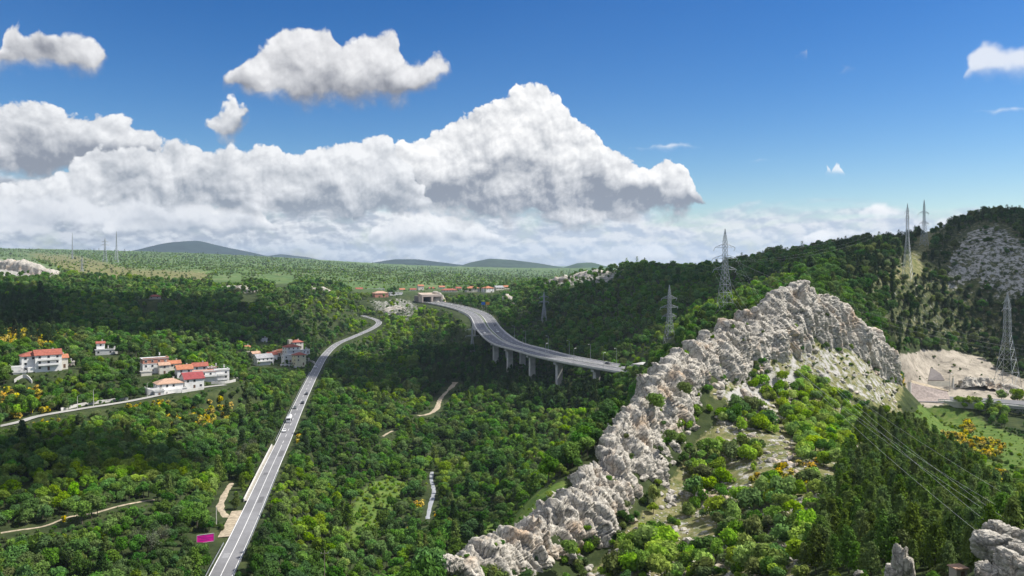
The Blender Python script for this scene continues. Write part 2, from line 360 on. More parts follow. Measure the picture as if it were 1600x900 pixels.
class MB:
    """collects boxes, prisms, tubes; build() links them as one mesh object"""
    def __init__(s): s.v = []; s.f = []; s.mi = []
    def add(s, vs, fs, mi=0):
        o = len(s.v); s.v += [tuple(map(float, v)) for v in vs]; s.f += [tuple(o + k for k in f) for f in fs]; s.mi += [mi] * len(fs); return s
    def box(s, c, sz, rz=0.0, mi=0):
        x, y, z = sz[0] / 2, sz[1] / 2, sz[2] / 2; ca, sa = math.cos(rz), math.sin(rz)
        vs = []
        for k in ((-x, -y, -z), (x, -y, -z), (x, y, -z), (-x, y, -z), (-x, -y, z), (x, -y, z), (x, y, z), (-x, y, z)):
            vs.append((c[0] + k[0] * ca - k[1] * sa, c[1] + k[0] * sa + k[1] * ca, c[2] + k[2]))
        return s.add(vs, [(0, 3, 2, 1), (4, 5, 6, 7), (0, 1, 5, 4), (1, 2, 6, 5), (2, 3, 7, 6), (3, 0, 4, 7)], mi)
    def bar(s, a, b, r, n=4, r2=None, mi=0):
        a = Vector(a); b = Vector(b); d = b - a
        if d.length < 1e-6: return s
        q = d.to_track_quat('Z', 'Y'); r2 = r if r2 is None else r2; vs = []
        for (c, rr) in ((a, r), (b, r2)):
            for k in range(n):
                t = 2 * math.pi * (k + 0.5) / n; vs.append(c + q @ Vector((math.cos(t) * rr, math.sin(t) * rr, 0)))
        fs = [(k, (k + 1) % n, n + (k + 1) % n, n + k) for k in range(n)] + [tuple(range(n))[::-1], tuple(range(n, 2 * n))]
        return s.add(vs, fs, mi)
    def tube(s, pts, r, n=4, mi=0):
        pts = [Vector(p) for p in pts]; vs = []; fs = []; m = len(pts)
        rs = r if hasattr(r, '__len__') else [r] * m
        for i, p in enumerate(pts):
            d = (pts[min(i + 1, m - 1)] - pts[max(i - 1, 0)]); q = d.to_track_quat('Z', 'Y')
            for k in range(n):
                t = 2 * math.pi * (k + 0.5) / n; vs.append(p + q @ Vector((math.cos(t) * rs[i], math.sin(t) * rs[i], 0)))
        for i in range(m - 1):
            for k in range(n): fs.append((i * n + k, i * n + (k + 1) % n, (i + 1) * n + (k + 1) % n, (i + 1) * n + k))
        fs += [tuple(range(n))[::-1], tuple(range((m - 1) * n, m * n))]
        return s.add(vs, fs, mi)
    def mesh(s, name):
        me = bpy.data.meshes.new(name); me.from_pydata(s.v, [], s.f)
        if any(s.mi): me.polygons.foreach_set('material_index', np.array(s.mi, np.int32))
        me.update(); return me
    def build(s, name, mat, parent=None, loc=(0, 0, 0), smooth=False):
        me = s.mesh(name)
        for m in (mat if isinstance(mat, (list, tuple)) else [mat]): me.materials.append(m)
        return link(name, me, None, parent, loc, smooth)
def frame_of(path):
    """horizontal right-hand normals along a path"""
    t = np.gradient(path, axis=0); n = np.stack([t[:, 1], -t[:, 0], np.zeros(len(t))], 1); n /= np.linalg.norm(n, axis=1)[:, None] + 1e-9; return n
def sweep(name, path, prof, mat, parent=None, closed=True, origin=None, caps=True):
    """profile of (offset to the right, height) swept along a path; one mesh"""
    path = np.asarray(path, float); n = frame_of(path); m = len(prof); O = path[0] if origin is None else np.asarray(origin, float)
    V = np.concatenate([path + n * o + np.array((0, 0, h)) for o, h in prof]).reshape(m, len(path), 3).transpose(1, 0, 2).reshape(-1, 3) - O
    fs = []
    for i in range(len(path) - 1):
        for k in range(m if closed else m - 1):
            k2 = (k + 1) % m; fs.append((i * m + k, i * m + k2, (i + 1) * m + k2, (i + 1) * m + k))
    if closed and caps: fs += [tuple(range(m)), tuple(range((len(path) - 1) * m, len(path) * m))[::-1]]
    me = bpy.data.meshes.new(name); me.from_pydata(V.tolist(), [], fs); me.update()
    return link(name, me, mat, parent, tuple(O) if parent is None else (0, 0, 0))

# ================================================================== terrain
# control points: column and row in the photograph, distance in metres
CTRL = [
 # left slope, near to far
 (-150,905,225),(0,890,232),(120,905,228),(250,905,228),(0,800,265),(180,800,272),(300,800,282),(0,720,305),(200,720,340),(330,720,360),
 (-150,720,290),(0,650,385),(60,650,390),(200,627,432),(320,605,480),(330,660,430),(400,660,470),(-150,640,380),(0,600,425),(60,575,450),(150,580,470),(-150,560,440),
 (160,548,545),(240,577,505),(360,595,510),(430,600,580),(435,562,680),(480,560,700),(380,560,640),(0,530,540),(-150,500,560),(100,510,620),(230,520,650),(330,520,680),
 (0,480,720),(120,470,800),(235,480,900),(340,480,850),(440,500,820),(0,440,1000),(120,440,1080),(240,445,1150),(340,450,1150),(450,470,950),(520,482,930),(540,470,1000),
 (-150,430,950),(50,424,1250),(50,410,1450),(-150,405,1300),(180,430,1500),(300,432,1500),(420,440,1400),(510,448,1200),(150,411,2300),(300,415,2300),(0,404,2400),(-150,402,2300),
 (0,397,3500),(200,400,3600),(400,405,3800),(500,410,4000),(620,418,4300),(500,428,1900),(600,440,1600),(600,425,2600),(700,440,1700),(700,428,2800),(720,419,4600),(850,430,3800),(960,430,3600),(-200,397,3500),
 # far end of the valley
 (560,482,1050),(610,480,1090),(620,470,1150),(640,500,1000),(570,505,960),(680,452,1260),(590,458,1250),(760,448,1250),(840,446,1400),(720,462,1180),(800,462,1150),
 # valley floor
 (520,545,790),(540,560,740),(560,540,840),(620,545,810),(620,600,640),(560,620,565),(540,680,450),(500,700,425),(600,700,455),(600,800,352),(600,890,292),(480,800,318),(430,890,248),(460,760,350),(530,900,278),
 (680,645,560),(700,605,645),(660,700,462),(700,800,352),(720,725,450),(720,880,290),(800,640,545),(850,572,642),(900,618,545),(900,700,425),(840,770,352),(940,690,405),(700,560,720),(762,534,787),(740,540,800),(800,556,702),(700,520,900),(780,700,440),
 # hill behind the highway
 (980,630,425),(1000,598,455),(950,580,585),(985,562,556),(1005,548,550),(1035,540,545),(905,552,670),(900,480,820),(820,486,900),(800,505,850),(770,478,1000),(850,520,760),(1000,480,720),(1000,416,1000),(900,434,1020),(850,444,1080),(800,452,1180),(1000,440,1350),(900,440,1500),
 (1060,424,960),(1100,424,900),(1050,532,400),(1130,482,416),(1045,519,530),(1100,440,700),(1200,403,850),(1200,425,1150),(1200,440,600),(1200,455,470),(1300,385,750),(1300,412,1000),(1300,430,520),(1300,450,450),
 (1400,374,720),(1400,405,980),(1400,425,560),(1460,356,690),(1540,335,700),(1540,394,980),(1620,337,690),(1720,334,670),(1720,394,980),(1540,400,600),(1620,400,590),(1540,480,580),(1620,540,540),(1720,500,520),(1450,505,560),(1380,480,480),(1500,534,555),(1450,440,560),
 # cutting and motorway on the right
 (1385,520,430),(1385,500,465),(1440,553,522),(1440,584,492),(1450,615,464),(1500,549,528),(1500,584,496),(1510,617,464),(1560,622,452),(1580,588,505),(1640,622,448),(1720,640,425),(1410,640,425),(1390,590,405),
 (1480,650,415),(1560,655,400),(1500,668,372),(1600,672,372),(1500,705,295),(1600,710,285),(1420,665,310),(1350,665,275),(1450,760,205),(1560,770,190),(1300,805,168),(1400,800,165),(1500,810,150),(1620,800,140),(1720,780,150),
 (1500,905,98),(1560,872,84),(1620,850,84),(1580,905,78),(1400,905,108),(1300,905,122),(1200,905,140),(1100,905,158),(950,905,168),(820,905,172),(1720,900,85),
 (1180,680,236),(1170,590,280),(1200,600,282),(1300,545,328),(1250,560,305),(1120,710,228),(1060,790,205),(1130,800,192),(1220,760,195),(1300,610,295),(1370,605,350),(1290,690,235),(1000,850,182),
 # ground just behind the rock fin
 (690,1005,200),(690,990,235),(790,826,222),(840,785,232),(760,905,245),(800,905,270),(870,880,285),(980,712,285),(960,720,335),(1060,570,330),(1090,545,310),(1170,500,345),(1250,470,360),(1320,500,385),
]
CREST = [(690,893,165),(735,868,171),(780,840,178),(870,790,190),(930,720,207),(980,650,225),(1030,590,248),(1080,540,270),(1170,492,300),(1250,446,320),(1312,478,334),(1390,548,352)]
FOOT = [(700,912,162),(750,908,166),(820,895,172),(918,878,183),(985,795,199),(1030,742,217),(1074,672,241),(1122,594,264),(1212,542,294),(1288,522,315),(1345,540,329),(1408,590,348)]
ctrl = np.array(CTRL + [(a, b + 14, c) for a, b, c in CREST] + [(a, b + 3, c) for a, b, c in FOOT], float)
def uvw(px, d): return np.stack([(np.asarray(px, float) - 800) / F * 2.0, np.log(np.asarray(d, float))], -1)
_U = uvw(ctrl[:, 0], ctrl[:, 2])
def _phi(r2): return 0.5 * r2 * np.log(r2 + 1e-12)
def _tps():
    n = len(_U); K = _phi(((_U[:, None] - _U[None]) ** 2).sum(-1)) + np.eye(n) * 2e-3
    Pm = np.hstack([np.ones((n, 1)), _U]); A = np.zeros((n + 3, n + 3)); A[:n, :n] = K; A[:n, n:] = Pm; A[n:, :n] = Pm.T
    return np.linalg.solve(A, np.concatenate([ctrl[:, 1], np.zeros(3)]))
_w = _tps()
def row_at(px, d):
    q = uvw(px, np.clip(d, 60, 5000)); out = np.empty(len(q))
    for k in range(0, len(q), 20000):
        s = q[k:k + 20000]; out[k:k + 20000] = _phi(((s[:, None] - _U[None]) ** 2).sum(-1)) @ _w[:-3] + _w[-3] + s @ _w[-2:]
    return out
TMAX = math.tan(R(38.0))
CARVE = []       # (path, half width, strength kind)
def height(x, y, detail=True):
    x = np.asarray(x, float).ravel(); y = np.asarray(y, float).ravel(); r = np.hypot(x, y); az = np.arctan2(x, y)
    azc = np.clip(az, -math.atan(TMAX), math.atan(TMAX)); d = np.maximum(r * np.cos(azc), 1.0); px = 800 + np.tan(azc) * F
    py = row_at(px, d); z = -(py - HY) / F * np.clip(d, 1, 5000)
    z = z - 3.2 * sstep(d, 250, 420)
    far = sstep(d, 4600, 7000); z = z * (1 - far) + (-75.0) * far
    back = sstep(np.abs(az), 0.9, 1.6); z = z * (1 - back) + (-0.25 * np.minimum(r, 400)) * back
    z = np.where(r < 55, np.minimum(z, -0.42 * r - 3.0), z)
    if detail:
        P = np.stack([x, y, np.zeros_like(x)], 1)
        amp = np.clip(d / 500, 0.25, 3.0)
        z = z + amp * (1.1 * fbm(P / 55.0, 3) + 0.35 * fbm(P / 11.0 + 40, 2))
    for path, hw, mode in CARVE:
        lo = path.min(0) - 60; hi = path.max(0) + 60
        k = np.where((x > lo[0]) & (x < hi[0]) & (y > lo[1]) & (y < hi[1]))[0]
        if not len(k): continue
        for c in range(0, len(k), 20000):
            kk = k[c:c + 20000]; dd = np.hypot(x[kk][:, None] - path[None, :, 0], y[kk][:, None] - path[None, :, 1]); j = dd.argmin(1); dm = dd[np.arange(len(kk)), j]
            ext = np.maximum(1.5, 0.010 * d[kk]); w = 1 - sstep(dm, hw + ext, hw + ext + 9 + 0.012 * d[kk]); zt = path[j, 2] - 0.35
            if mode == 'cut': w = np.where(z[kk] > zt, w, 0)
            z[kk] = z[kk] * (1 - w) + zt * w
    return z
def ground_pt(px, d, dz=0.0):
    x = (px - 800) / F * d; return np.array((x, d, height([x], [d])[0] + dz))

# ------------------------------------------------------------------ lines of roads (world space)
def zline(pts): return np.array([W(px, HY - z / d * F, d) for px, z, d in pts])
ROAD = spline([W(*p) for p in [(285,1030,181),(338,915,223),(352,885,237),(372,845,259),(396,793,294),(422,735,346),(445,685,409),(463,643,483),(478,610,556),(493,580,647),(507,556,736),(526,538,815),(553,526,873),(580,514,937),(592,505,1000),(586,499,1039),(566,493,1080)]], 4.0)
LANE = spline([W(*p) for p in [(-30,672,368),(30,659,380),(60,650,390),(130,638,411),(200,627,432),(260,615,458),(318,605,480),(352,601,492)]], 3.0)
HWAY = spline([W(*p) for p in [(652,468,1215),(675,472,1150),(715,480,1063),(748,492,945),(765,515,786),(790,535,690),(830,547,643),(880,560,596),(975,577,546),(1060,590,520)]], 4.0)
HWAY_R = spline([W(*p) for p in [(1395,622,462),(1440,623,455),(1540,627,446),(1610,632,436),(1720,640,420)]], 4.0)
CARVE += [(ROAD, 3.9, 'flat'), (LANE, 2.8, 'flat'), (HWAY[(HWAY[:, 1] > 815) & (HWAY[:, 1] < 1156)] - np.array((0, 0, 1.1)), 13.0, 'flat'), (HWAY[(HWAY[:, 1] <= 830) & (HWAY[:, 0] < 78)] - np.array((0, 0, 2.0)), 15.0, 'cut'), (HWAY_R[(HWAY_R[:, 0] > 238) & (HWAY_R[:, 0] < 252)], 11.0, 'flat'), (HWAY_R[HWAY_R[:, 0] > 238], 12.0, 'cut')]
PATHS = {   # earth tracks: (points column,row,distance), half width
 'track_valley': ([(652,652,560),(668,645,568),(682,636,588),(688,620,620),(700,608,648),(712,602,665)], 2.6),
 'track_lower': ([(598,683,487),(606,677,497),(614,672,505)], 1.2),
 'stream_bed': ([(668,806,352),(672,780,372),(678,755,398),(674,735,420),(675,722,436)], 1.3),
 'track_roadside': ([(362,742,333),(352,762,316),(346,780,303),(345,796,294),(356,808,285),(366,802,288)], 1.8),
 'track_terrace': ([(-10,836,252),(30,826,256),(70,818,260),(110,803,268),(150,792,272),(200,775,283),(240,765,292)], 0.9),
}
PATHW = {}
for k_, (pp, hw_) in PATHS.items():
    p_ = spline([W(*q) for q in pp], 2.5); p_[:, 2] = height(p_[:, 0], p_[:, 1], False); PATHW[k_] = (p_, hw_); CARVE.append((p_, hw_ * 0.8, 'flat'))


# ------------------------------------------------------------------ sites of the houses (needed before the ground is graded)
RED, ORA, CRI, TAN, GRY, PNK = (0.29, 0.092, 0.064), (0.38, 0.155, 0.085), (0.26, 0.055, 0.058), (0.42, 0.27, 0.19), (0.30, 0.30, 0.31), (0.45, 0.20, 0.14)
WHT, CRM, STN, YEL, BRK, LGR = (0.74, 0.73, 0.70), (0.66, 0.62, 0.54), (0.40, 0.36, 0.30), (0.66, 0.61, 0.40), (0.44, 0.20, 0.14), (0.50, 0.50, 0.49)
# column, row of the base, distance, width, depth, storeys, turn, roof, roof colour, wall colour, label, extra
HOUSES = [
 (50,579,450,11,9,3,38,'hip',RED,WHT,'tall white house with red hipped roof and long terrace, leftmost in the valley','terrace'),
 (74,577,452,13,9,3,38,'gable',RED,WHT,'white three storey house with balconies and red roof, joined on the right of its twin','balcony'),
 (94,574,458,7,6,2,38,'gable',ORA,CRM,'small house with a bright orange roof beside the white balcony house',''),
 (163,553,545,11,6,1,30,'flat',LGR,LGR,'low grey flat roofed cottage alone among trees above the lane',''),
 (157,549,548,5,4,2,30,'gable',RED,WHT,'narrow white shed with a red roof against the low grey cottage',''),
 (241,581,505,15,10,3,34,'flat',LGR,BRK,'unfinished house of bare red brick upon white lower storeys','brick'),
 (272,574,518,7,6,1,34,'gable',ORA,CRM,'little cream cottage under a glowing orange roof right of the brick house',''),
 (287,590,498,9,8,2,34,'gable',ORA,WHT,'white house with orange gable roof in the middle of the lane hamlet',''),
 (263,613,466,14,10,2,36,'hip',TAN,WHT,'white house with faded tan hipped roof down by the lane','terrace'),
 (300,605,476,11,11,2,36,'gable',CRI,WHT,'white gabled house with a steep crimson roof next to the lane',''),
 (322,594,502,16,9,2,30,'flat',PNK,WHT,'long white flat topped house with a red parapet behind the crimson roof','balcony'),
 (346,599,506,8,8,3,30,'flat',LGR,WHT,'white cubic house stepped in terraces at the right end of the lane hamlet','balcony'),
 (362,600,515,7,5,1,30,'flat',LGR,CRM,'low pale outbuilding at the far right end of the lane hamlet',''),
 (411,569,668,14,10,2,40,'gable',GRY,WHT,'white house under a grey sheet roof, left end of the roadside hamlet','balcony'),
 (430,556,700,9,7,1,40,'hip',PNK,CRM,'low house with salmon coloured roof behind the grey roofed house',''),
 (440,553,705,11,7,1,40,'hip',ORA,(0.55,0.36,0.16),'low ochre house with a broad orange roof in the roadside hamlet',''),
 (455,557,695,12,9,3,40,'hip',RED,WHT,'tallest white house with red hipped roof amid the roadside hamlet','balcony'),
 (463,544,730,10,8,2,40,'hip',RED,CRM,'hilltop house with red roof and square stone turret above the roadside hamlet','turret'),
 (467,570,672,9,8,3,40,'hip',RED,YEL,'pale yellow house with bright red roof, nearest of the roadside hamlet to the road',''),
 (412,534,760,6,4,1,30,'flat',WHT,WHT,'small white shed on the slope above the roadside hamlet',''),
 (386,547,690,4,4,1,40,'gable',ORA,CRM,'tiny hut with an orange roof left of the roadside hamlet',''),
 (242,467,905,12,8,1,20,'hip',RED,STN,'stone cottage with red roof high on the wooded slope, upper of two',''),
 (236,484,888,11,8,2,35,'hip',RED,WHT,'white cottage with dark red roof high on the wooded slope, lower of two',''),
 (594,464,1190,21,13,2,30,'hip',TAN,PNK,'wide pink villa with tan roof above the valley rocks',''),
 (618,460,1230,20,10,1,25,'flat',LGR,WHT,'long white flat roofed building right of the pink villa',''),
 (561,454,1400,12,8,1,20,'gable',RED,CRM,'leftmost small red roofed house of the far village',''),
 (587,454,1420,30,8,1,15,'flat',LGR,WHT,'long low white shed behind the pink villa',''),
 (645,455,1350,10,7,1,20,'gable',RED,CRM,'small red roofed house above the rocks left of the tunnel',''),
 (657,452,1380,10,8,2,25,'gable',ORA,CRM,'two storey house with orange gable left of the tunnel roof',''),
 (674,453,1370,9,7,1,25,'gable',RED,WHT,'little white house with red roof straight above the tunnel',''),
 (702,456,1280,24,10,1,20,'hip',RED,CRM,'longest cream house under a wide red roof above the motorway',''),
 (738,456,1240,20,13,2,20,'hip',ORA,CRM,'large house with vivid orange hipped roof above the motorway bend',''),
 (762,456,1230,15,13,2,35,'hip',ORA,WHT,'tall white house with pointed orange roof at the edge of the hill',''),
 (779,452,1270,14,10,1,30,'gable',GRY,CRM,'low house with grey roof right of the pointed orange roof',''),
 (790,451,1290,9,8,1,30,'gable',ORA,CRM,'rightmost small orange roofed house of the far village',''),
 (345,438,1900,20,9,1,20,'gable',ORA,CRM,'distant farmhouse with orange roof, left of two on the plateau edge',''),
 (370,437,1900,13,10,2,30,'gable',ORA,WHT,'distant white farmhouse with orange gable, right of two on the plateau edge',''),
 (434,434,1900,28,9,1,-20,'gable',PNK,CRM,'distant terrace of pinkish roofs on the plateau',''),
 (449,437,1880,12,9,1,20,'gable',ORA,CRM,'small distant cottage right of the pinkish terrace',''),
 (441,446,1600,14,9,1,20,'gable',RED,CRM,'distant cottage with dark red roof beneath the pinkish terrace',''),
 (308,428,2300,16,10,2,20,'gable',PNK,CRM,'faint lone house with pink roof far across the plateau',''),
 (390,467,1120,11,8,1,30,'gable',(0.5,0.47,0.42),(0.55,0.52,0.46),'ruined pale stone cottage below the small cliffs',''),
 (228,588,492,6,5,1,34,'flat',LGR,CRM,'low pale shed left below the unfinished brick house',''),
 (256,584,500,6,5,2,34,'gable',TAN,CRM,'narrow cream annex between the brick house and the orange gable',''),
 (312,585,520,9,7,2,30,'gable',RED,WHT,'white house with a low red roof behind the long flat topped house',''),
 (334,588,516,7,6,2,30,'flat',LGR,BRK,'small block with a red brick upper wall behind the stepped white house',''),
 (248,619,455,5,4,1,36,'flat',LGR,LGR,'flat grey garage beside the tan roofed house',''),
 (282,614,466,6,5,1,36,'flat',LGR,WHT,'white garage between the tan roof and the crimson roof',''),
 (30,590,440,6,5,1,38,'flat',LGR,LGR,'grey flat outbuilding on the terrace below the leftmost house',''),
 (108,574,470,5,4,1,38,'flat',GRY,CRM,'tiny pale shed right of the small orange roofed house',''),
 (176,553,550,6,5,1,30,'flat',LGR,WHT,'white lean-to on the right of the low grey cottage',''),
 (424,564,690,8,7,2,40,'gable',RED,WHT,'white house with red gable tucked behind the grey sheet roof',''),
 (448,566,676,7,6,2,40,'flat',LGR,WHT,'white flat roofed annex in front of the tallest hamlet house',''),
 (476,552,715,7,6,1,40,'flat',LGR,WHT,'white flat outbuilding at the right end of the roadside hamlet',''),
 (478,560,712,5,5,1,40,'flat',LGR,CRM,'small cream shed nearest the road right of the yellow house',''),
 (399,557,690,7,6,1,40,'gable',TAN,WHT,'small white cottage with tan roof at the left end of the roadside hamlet',''),
 (628,455,1380,9,8,1,20,'gable',ORA,CRM,'small orange roofed house between white shed and tunnel rocks',''),
 (716,453,1330,9,8,1,20,'gable',RED,WHT,'white house with red gable between the two largest village roofs',''),
 (690,451,1420,10,8,1,20,'gable',ORA,CRM,'orange roofed cottage behind the longest cream house',''),
]
for hs_ in HOUSES:
    c_ = W(hs_[0], hs_[1], hs_[2]); CARVE.insert(0, (np.array([c_]), max(hs_[3], hs_[4]) * 0.62, 'flat'))

# polygons drawn over the photograph, used to decide what grows or lies where
POLY = {
 'meadow': [(1412,655),(1440,630),(1500,640),(1540,662),(1610,690),(1610,760),(1570,745),(1500,705),(1440,680)],
 'meadow2': [(1500,700),(1610,740),(1610,830),(1560,790)],
 'clearing': [(545,800),(570,760),(610,745),(640,760),(610,800),(580,850),(545,860)],
 'fin_back': [(690,850),(760,800),(830,765),(885,745),(880,785),(800,840),(730,866)],
 'slope_dry': [(1105,620),(1150,560),(1240,545),(1310,525),(1390,555),(1410,600),(1400,650),(1330,620),(1250,590),(1180,640)],
 'slope_bush': [(1090,690),(1140,620),(1240,585),(1340,630),(1365,680),(1350,760),(1300,800),(1260,905),(900,905),(1000,810)],
 'pines': [(1345,668),(1420,662),(1480,700),(1560,775),(1605,800),(1605,905),(1250,905),(1285,800),(1320,735)],
 'scree': [(1490,372),(1520,352),(1560,345),(1610,380),(1610,470),(1560,470),(1520,440),(1495,470),(1470,450)],
 'hill_grass': [(1395,440),(1420,395),(1450,350),(1490,345),(1440,400),(1445,425),(1400,455)],
 'cut': [(1392,556),(1480,548),(1535,560),(1560,580),(1610,600),(1610,628),(1420,632),(1398,648)],
 'rock_w': [(-20,400),(45,403),(110,432),(80,442),(-20,440)],
 'dry_w': [(-20,392),(120,400),(200,420),(330,425),(320,440),(150,440),(60,405)],
 'rock_hill': [(840,440),(900,425),(950,418),(985,425),(960,445),(880,452)],
 'darkpine': [(640,530),(740,520),(770,560),(850,600),(960,590),(960,640),(880,650),(760,620),(660,600)],
 'behind_fin': [(985,590),(1040,540),(1100,500),(1190,470),(1250,440),(1215,430),(1120,470),(1040,520),(985,560)],
 'right_pines': [(1300,380),(1610,320),(1610,600),(1560,590),(1500,540),(1400,540),(1360,480),(1310,440)],
 'hillR_mix': [(1330,440),(1450,350),(1610,330),(1610,590),(1500,545),(1400,545),(1360,490)],
 'left_pines': [(-20,470),(70,470),(100,500),(85,540),(-20,545)],
 'valley_bright': [(470,470),(560,462),(660,480),(700,530),(600,540),(480,500)],
 'rock_slope': [(560,470),(640,462),(665,480),(645,505),(590,495)],
}
# ------------------------------------------------------------------ terrain sheet
def build_terrain():
    fine = np.linspace(-TMAX, TMAX, 600); az = np.arctan(fine)
    side = np.linspace(az[-1], math.pi * 2 + az[0], 42)[1:-1]
    az = np.concatenate([az, side])
    rr = np.concatenate([np.linspace(2.5, 58, 14), np.geomspace(60, 5200, 560), np.geomspace(5600, 16500, 10)])
    A, RR = np.meshgrid(az, rr, indexing='ij'); x = (np.sin(A) * RR).ravel(); y = (np.cos(A) * RR).ravel()
    # radius measured so that rows keep a constant depth in front of the camera
    c = np.cos(np.arctan2(x, y)); k = np.where(c > math.cos(math.atan(TMAX)) - 1e-6, 1 / np.maximum(c, 0.2), 1 / math.cos(math.atan(TMAX))); x = x * k; y = y * k
    z = height(x, y); V = np.stack([x, y, z], 1)
    me = grid_mesh('terrain', V, len(az), len(rr), wrap=True)
    px, py, d = PX(V); px = np.where(y > 1, px, -5000)
    n1 = fbm(V / np.array((30, 30, 30.)), 3)
    def soft(name, grow=1.0):
        r = 0.0
        for a in range(7): r = r + in_poly(px + 9 * n1 + 10 * math.cos(a * 0.9) * (a > 0), py + 5 * n1 + 6 * math.sin(a * 0.9) * (a > 0), POLY[name])
        return r / 7.0
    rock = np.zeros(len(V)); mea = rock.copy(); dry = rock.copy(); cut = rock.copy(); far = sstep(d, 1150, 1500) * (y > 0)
    near = d < 365
    for q in ('scree', 'rock_w', 'rock_hill', 'rock_slope'): rock = np.maximum(rock, soft(q) * {'scree': 0.42, 'rock_w': 0.5, 'rock_hill': 0.42, 'rock_slope': 0.40}[q] * (d > 360))
    mea = np.maximum(mea, soft('meadow') * (d > 200) * (d < 440)); mea = np.maximum(mea, soft('meadow2') * near); mea = np.maximum(mea, soft('clearing'))
    mea = np.maximum(mea, soft('fin_back') * 0.8)
    dry = np.maximum(dry, soft('slope_dry') * near); dry = np.maximum(dry, soft('slope_bush') * near * 0.8); dry = np.maximum(dry, soft('hill_grass') * 0.9); dry = np.maximum(dry, soft('dry_w')); dry = np.maximum(dry, soft('fin_back') * 0.5)
    dry = np.maximum(dry, soft('hillR_mix') * 0.42 * (d > 400)); rock = np.maximum(rock, soft('hillR_mix') * 0.30 * (d > 400))
    cut = soft('cut') * (d > 390) * (d < 560)
    rock = np.maximum(rock, soft('slope_bush') * near * 0.35 + soft('slope_dry') * near * 0.4)
    for nm, a in (('rock', rock), ('meadow', mea), ('dry', dry), ('cut', cut), ('far', far)):
        at = me.attributes.new(nm, 'FLOAT', 'POINT'); at.data.foreach_set('value', a.astype(np.float32))
    m, nt, b = new_mat('hillside'); g = nt.nodes.new('ShaderNodeNewGeometry'); P = g.outputs['Position']
    def att(nm):
        n = nt.nodes.new('ShaderNodeAttribute'); n.attribute_name = nm; return n.outputs['Fac']
    def gate(a, noise, lo, hi):       # patchy edge: mask + noise through a threshold
        q = nt.nodes.new('ShaderNodeMath'); q.operation = 'ADD'; nt.links.new(a, q.inputs[0]); nt.links.new(noise, q.inputs[1])
        r = nt.nodes.new('ShaderNodeMapRange'); r.interpolation_type = 'SMOOTHSTEP'; nt.links.new(q.outputs[0], r.inputs[0]); r.inputs[1].default_value = lo; r.inputs[2].default_value = hi; return r.outputs[0]
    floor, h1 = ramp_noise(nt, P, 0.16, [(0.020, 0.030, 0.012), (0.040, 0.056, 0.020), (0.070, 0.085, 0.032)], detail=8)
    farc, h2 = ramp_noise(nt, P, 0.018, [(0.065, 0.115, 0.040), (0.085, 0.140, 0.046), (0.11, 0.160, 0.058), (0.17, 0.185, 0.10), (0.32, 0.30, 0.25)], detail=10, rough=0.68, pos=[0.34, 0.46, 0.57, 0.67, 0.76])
    dryc, h3 = ramp_noise(nt, P, 0.35, [(0.055, 0.080, 0.025), (0.115, 0.130, 0.045), (0.20, 0.185, 0.085), (0.27, 0.245, 0.15)], detail=9, rough=0.7)
    meac, h4 = ramp_noise(nt, P, 0.22, [(0.045, 0.090, 0.018), (0.088, 0.145, 0.028), (0.15, 0.18, 0.05)], detail=8, rough=0.65)
    rockc, h5 = ramp_noise(nt, P, 0.30, [(0.16, 0.155, 0.14), (0.34, 0.33, 0.305), (0.48, 0.46, 0.43)], detail=10, rough=0.75)
    cutc, h6 = ramp_noise(nt, P, 0.12, [(0.12, 0.108, 0.088), (0.27, 0.24, 0.195), (0.36, 0.32, 0.26), (0.45, 0.40, 0.33)], detail=10, rough=0.75, pos=[0.34, 0.45, 0.54, 0.66])
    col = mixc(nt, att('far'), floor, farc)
    col = mixc(nt, gate(att('dry'), h3, 0.85, 1.15), col, dryc)
    col = mixc(nt, gate(att('meadow'), h1, 0.8, 1.1), col, meac)
    col = mixc(nt, gate(att('rock'), h5, 0.86, 0.98), col, rockc)
    col = mixc(nt, gate(att('cut'), h6, 0.8, 1.0), col, cutc)
    nt.links.new(col, b.inputs['Base Color']); b.inputs['Roughness'].default_value = 0.95; b.inputs['Specular IOR Level'].default_value = 0.1
    bumpn(nt, b, h3, 0.6, 0.8)
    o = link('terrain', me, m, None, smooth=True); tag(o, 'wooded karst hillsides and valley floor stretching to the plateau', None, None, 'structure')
    return V.reshape(len(az), len(rr), 3)
TV = build_terrain()
# visibility: running minimum row of the ground in front, per column
_cols = np.linspace(-100, 1700, 361)
_ds = np.geomspace(60, 5000, 420)
_gx = ((_cols[:, None] - 800) / F * _ds[None]); _gz = height(_gx.ravel(), np.broadcast_to(_ds, _gx.shape).ravel(), False).reshape(_gx.shape)
_rows = HY - _gz / _ds[None] * F
# the fin's crest blocks the view as well
_cpx = np.array([c[0] for c in CREST], float); _cpy = np.array([c[1] for c in CREST], float); _cd = np.array([c[2] for c in CREST], float)
for i_, c_ in enumerate(_cols):
    if _cpx[0] <= c_ <= _cpx[-1]:
        dd_ = np.interp(c_, _cpx, _cd); k_ = np.searchsorted(_ds, dd_); _rows[i_, min(k_, 419)] = min(_rows[i_, min(k_, 419)], np.interp(c_, _cpx, _cpy))
_run = np.minimum.accumulate(_rows, axis=1)
def hidden_by(px, py_top, d):
    """how many rows below the ground silhouette in front the point lies (positive = hidden)"""
    i = np.clip(np.round((px - _cols[0]) / (_cols[1] - _cols[0])).astype(int), 0, len(_cols) - 1); j = np.clip(np.searchsorted(_ds, d * 0.985) - 1, 0, len(_ds) - 1)
    return py_top - _run[i, j]

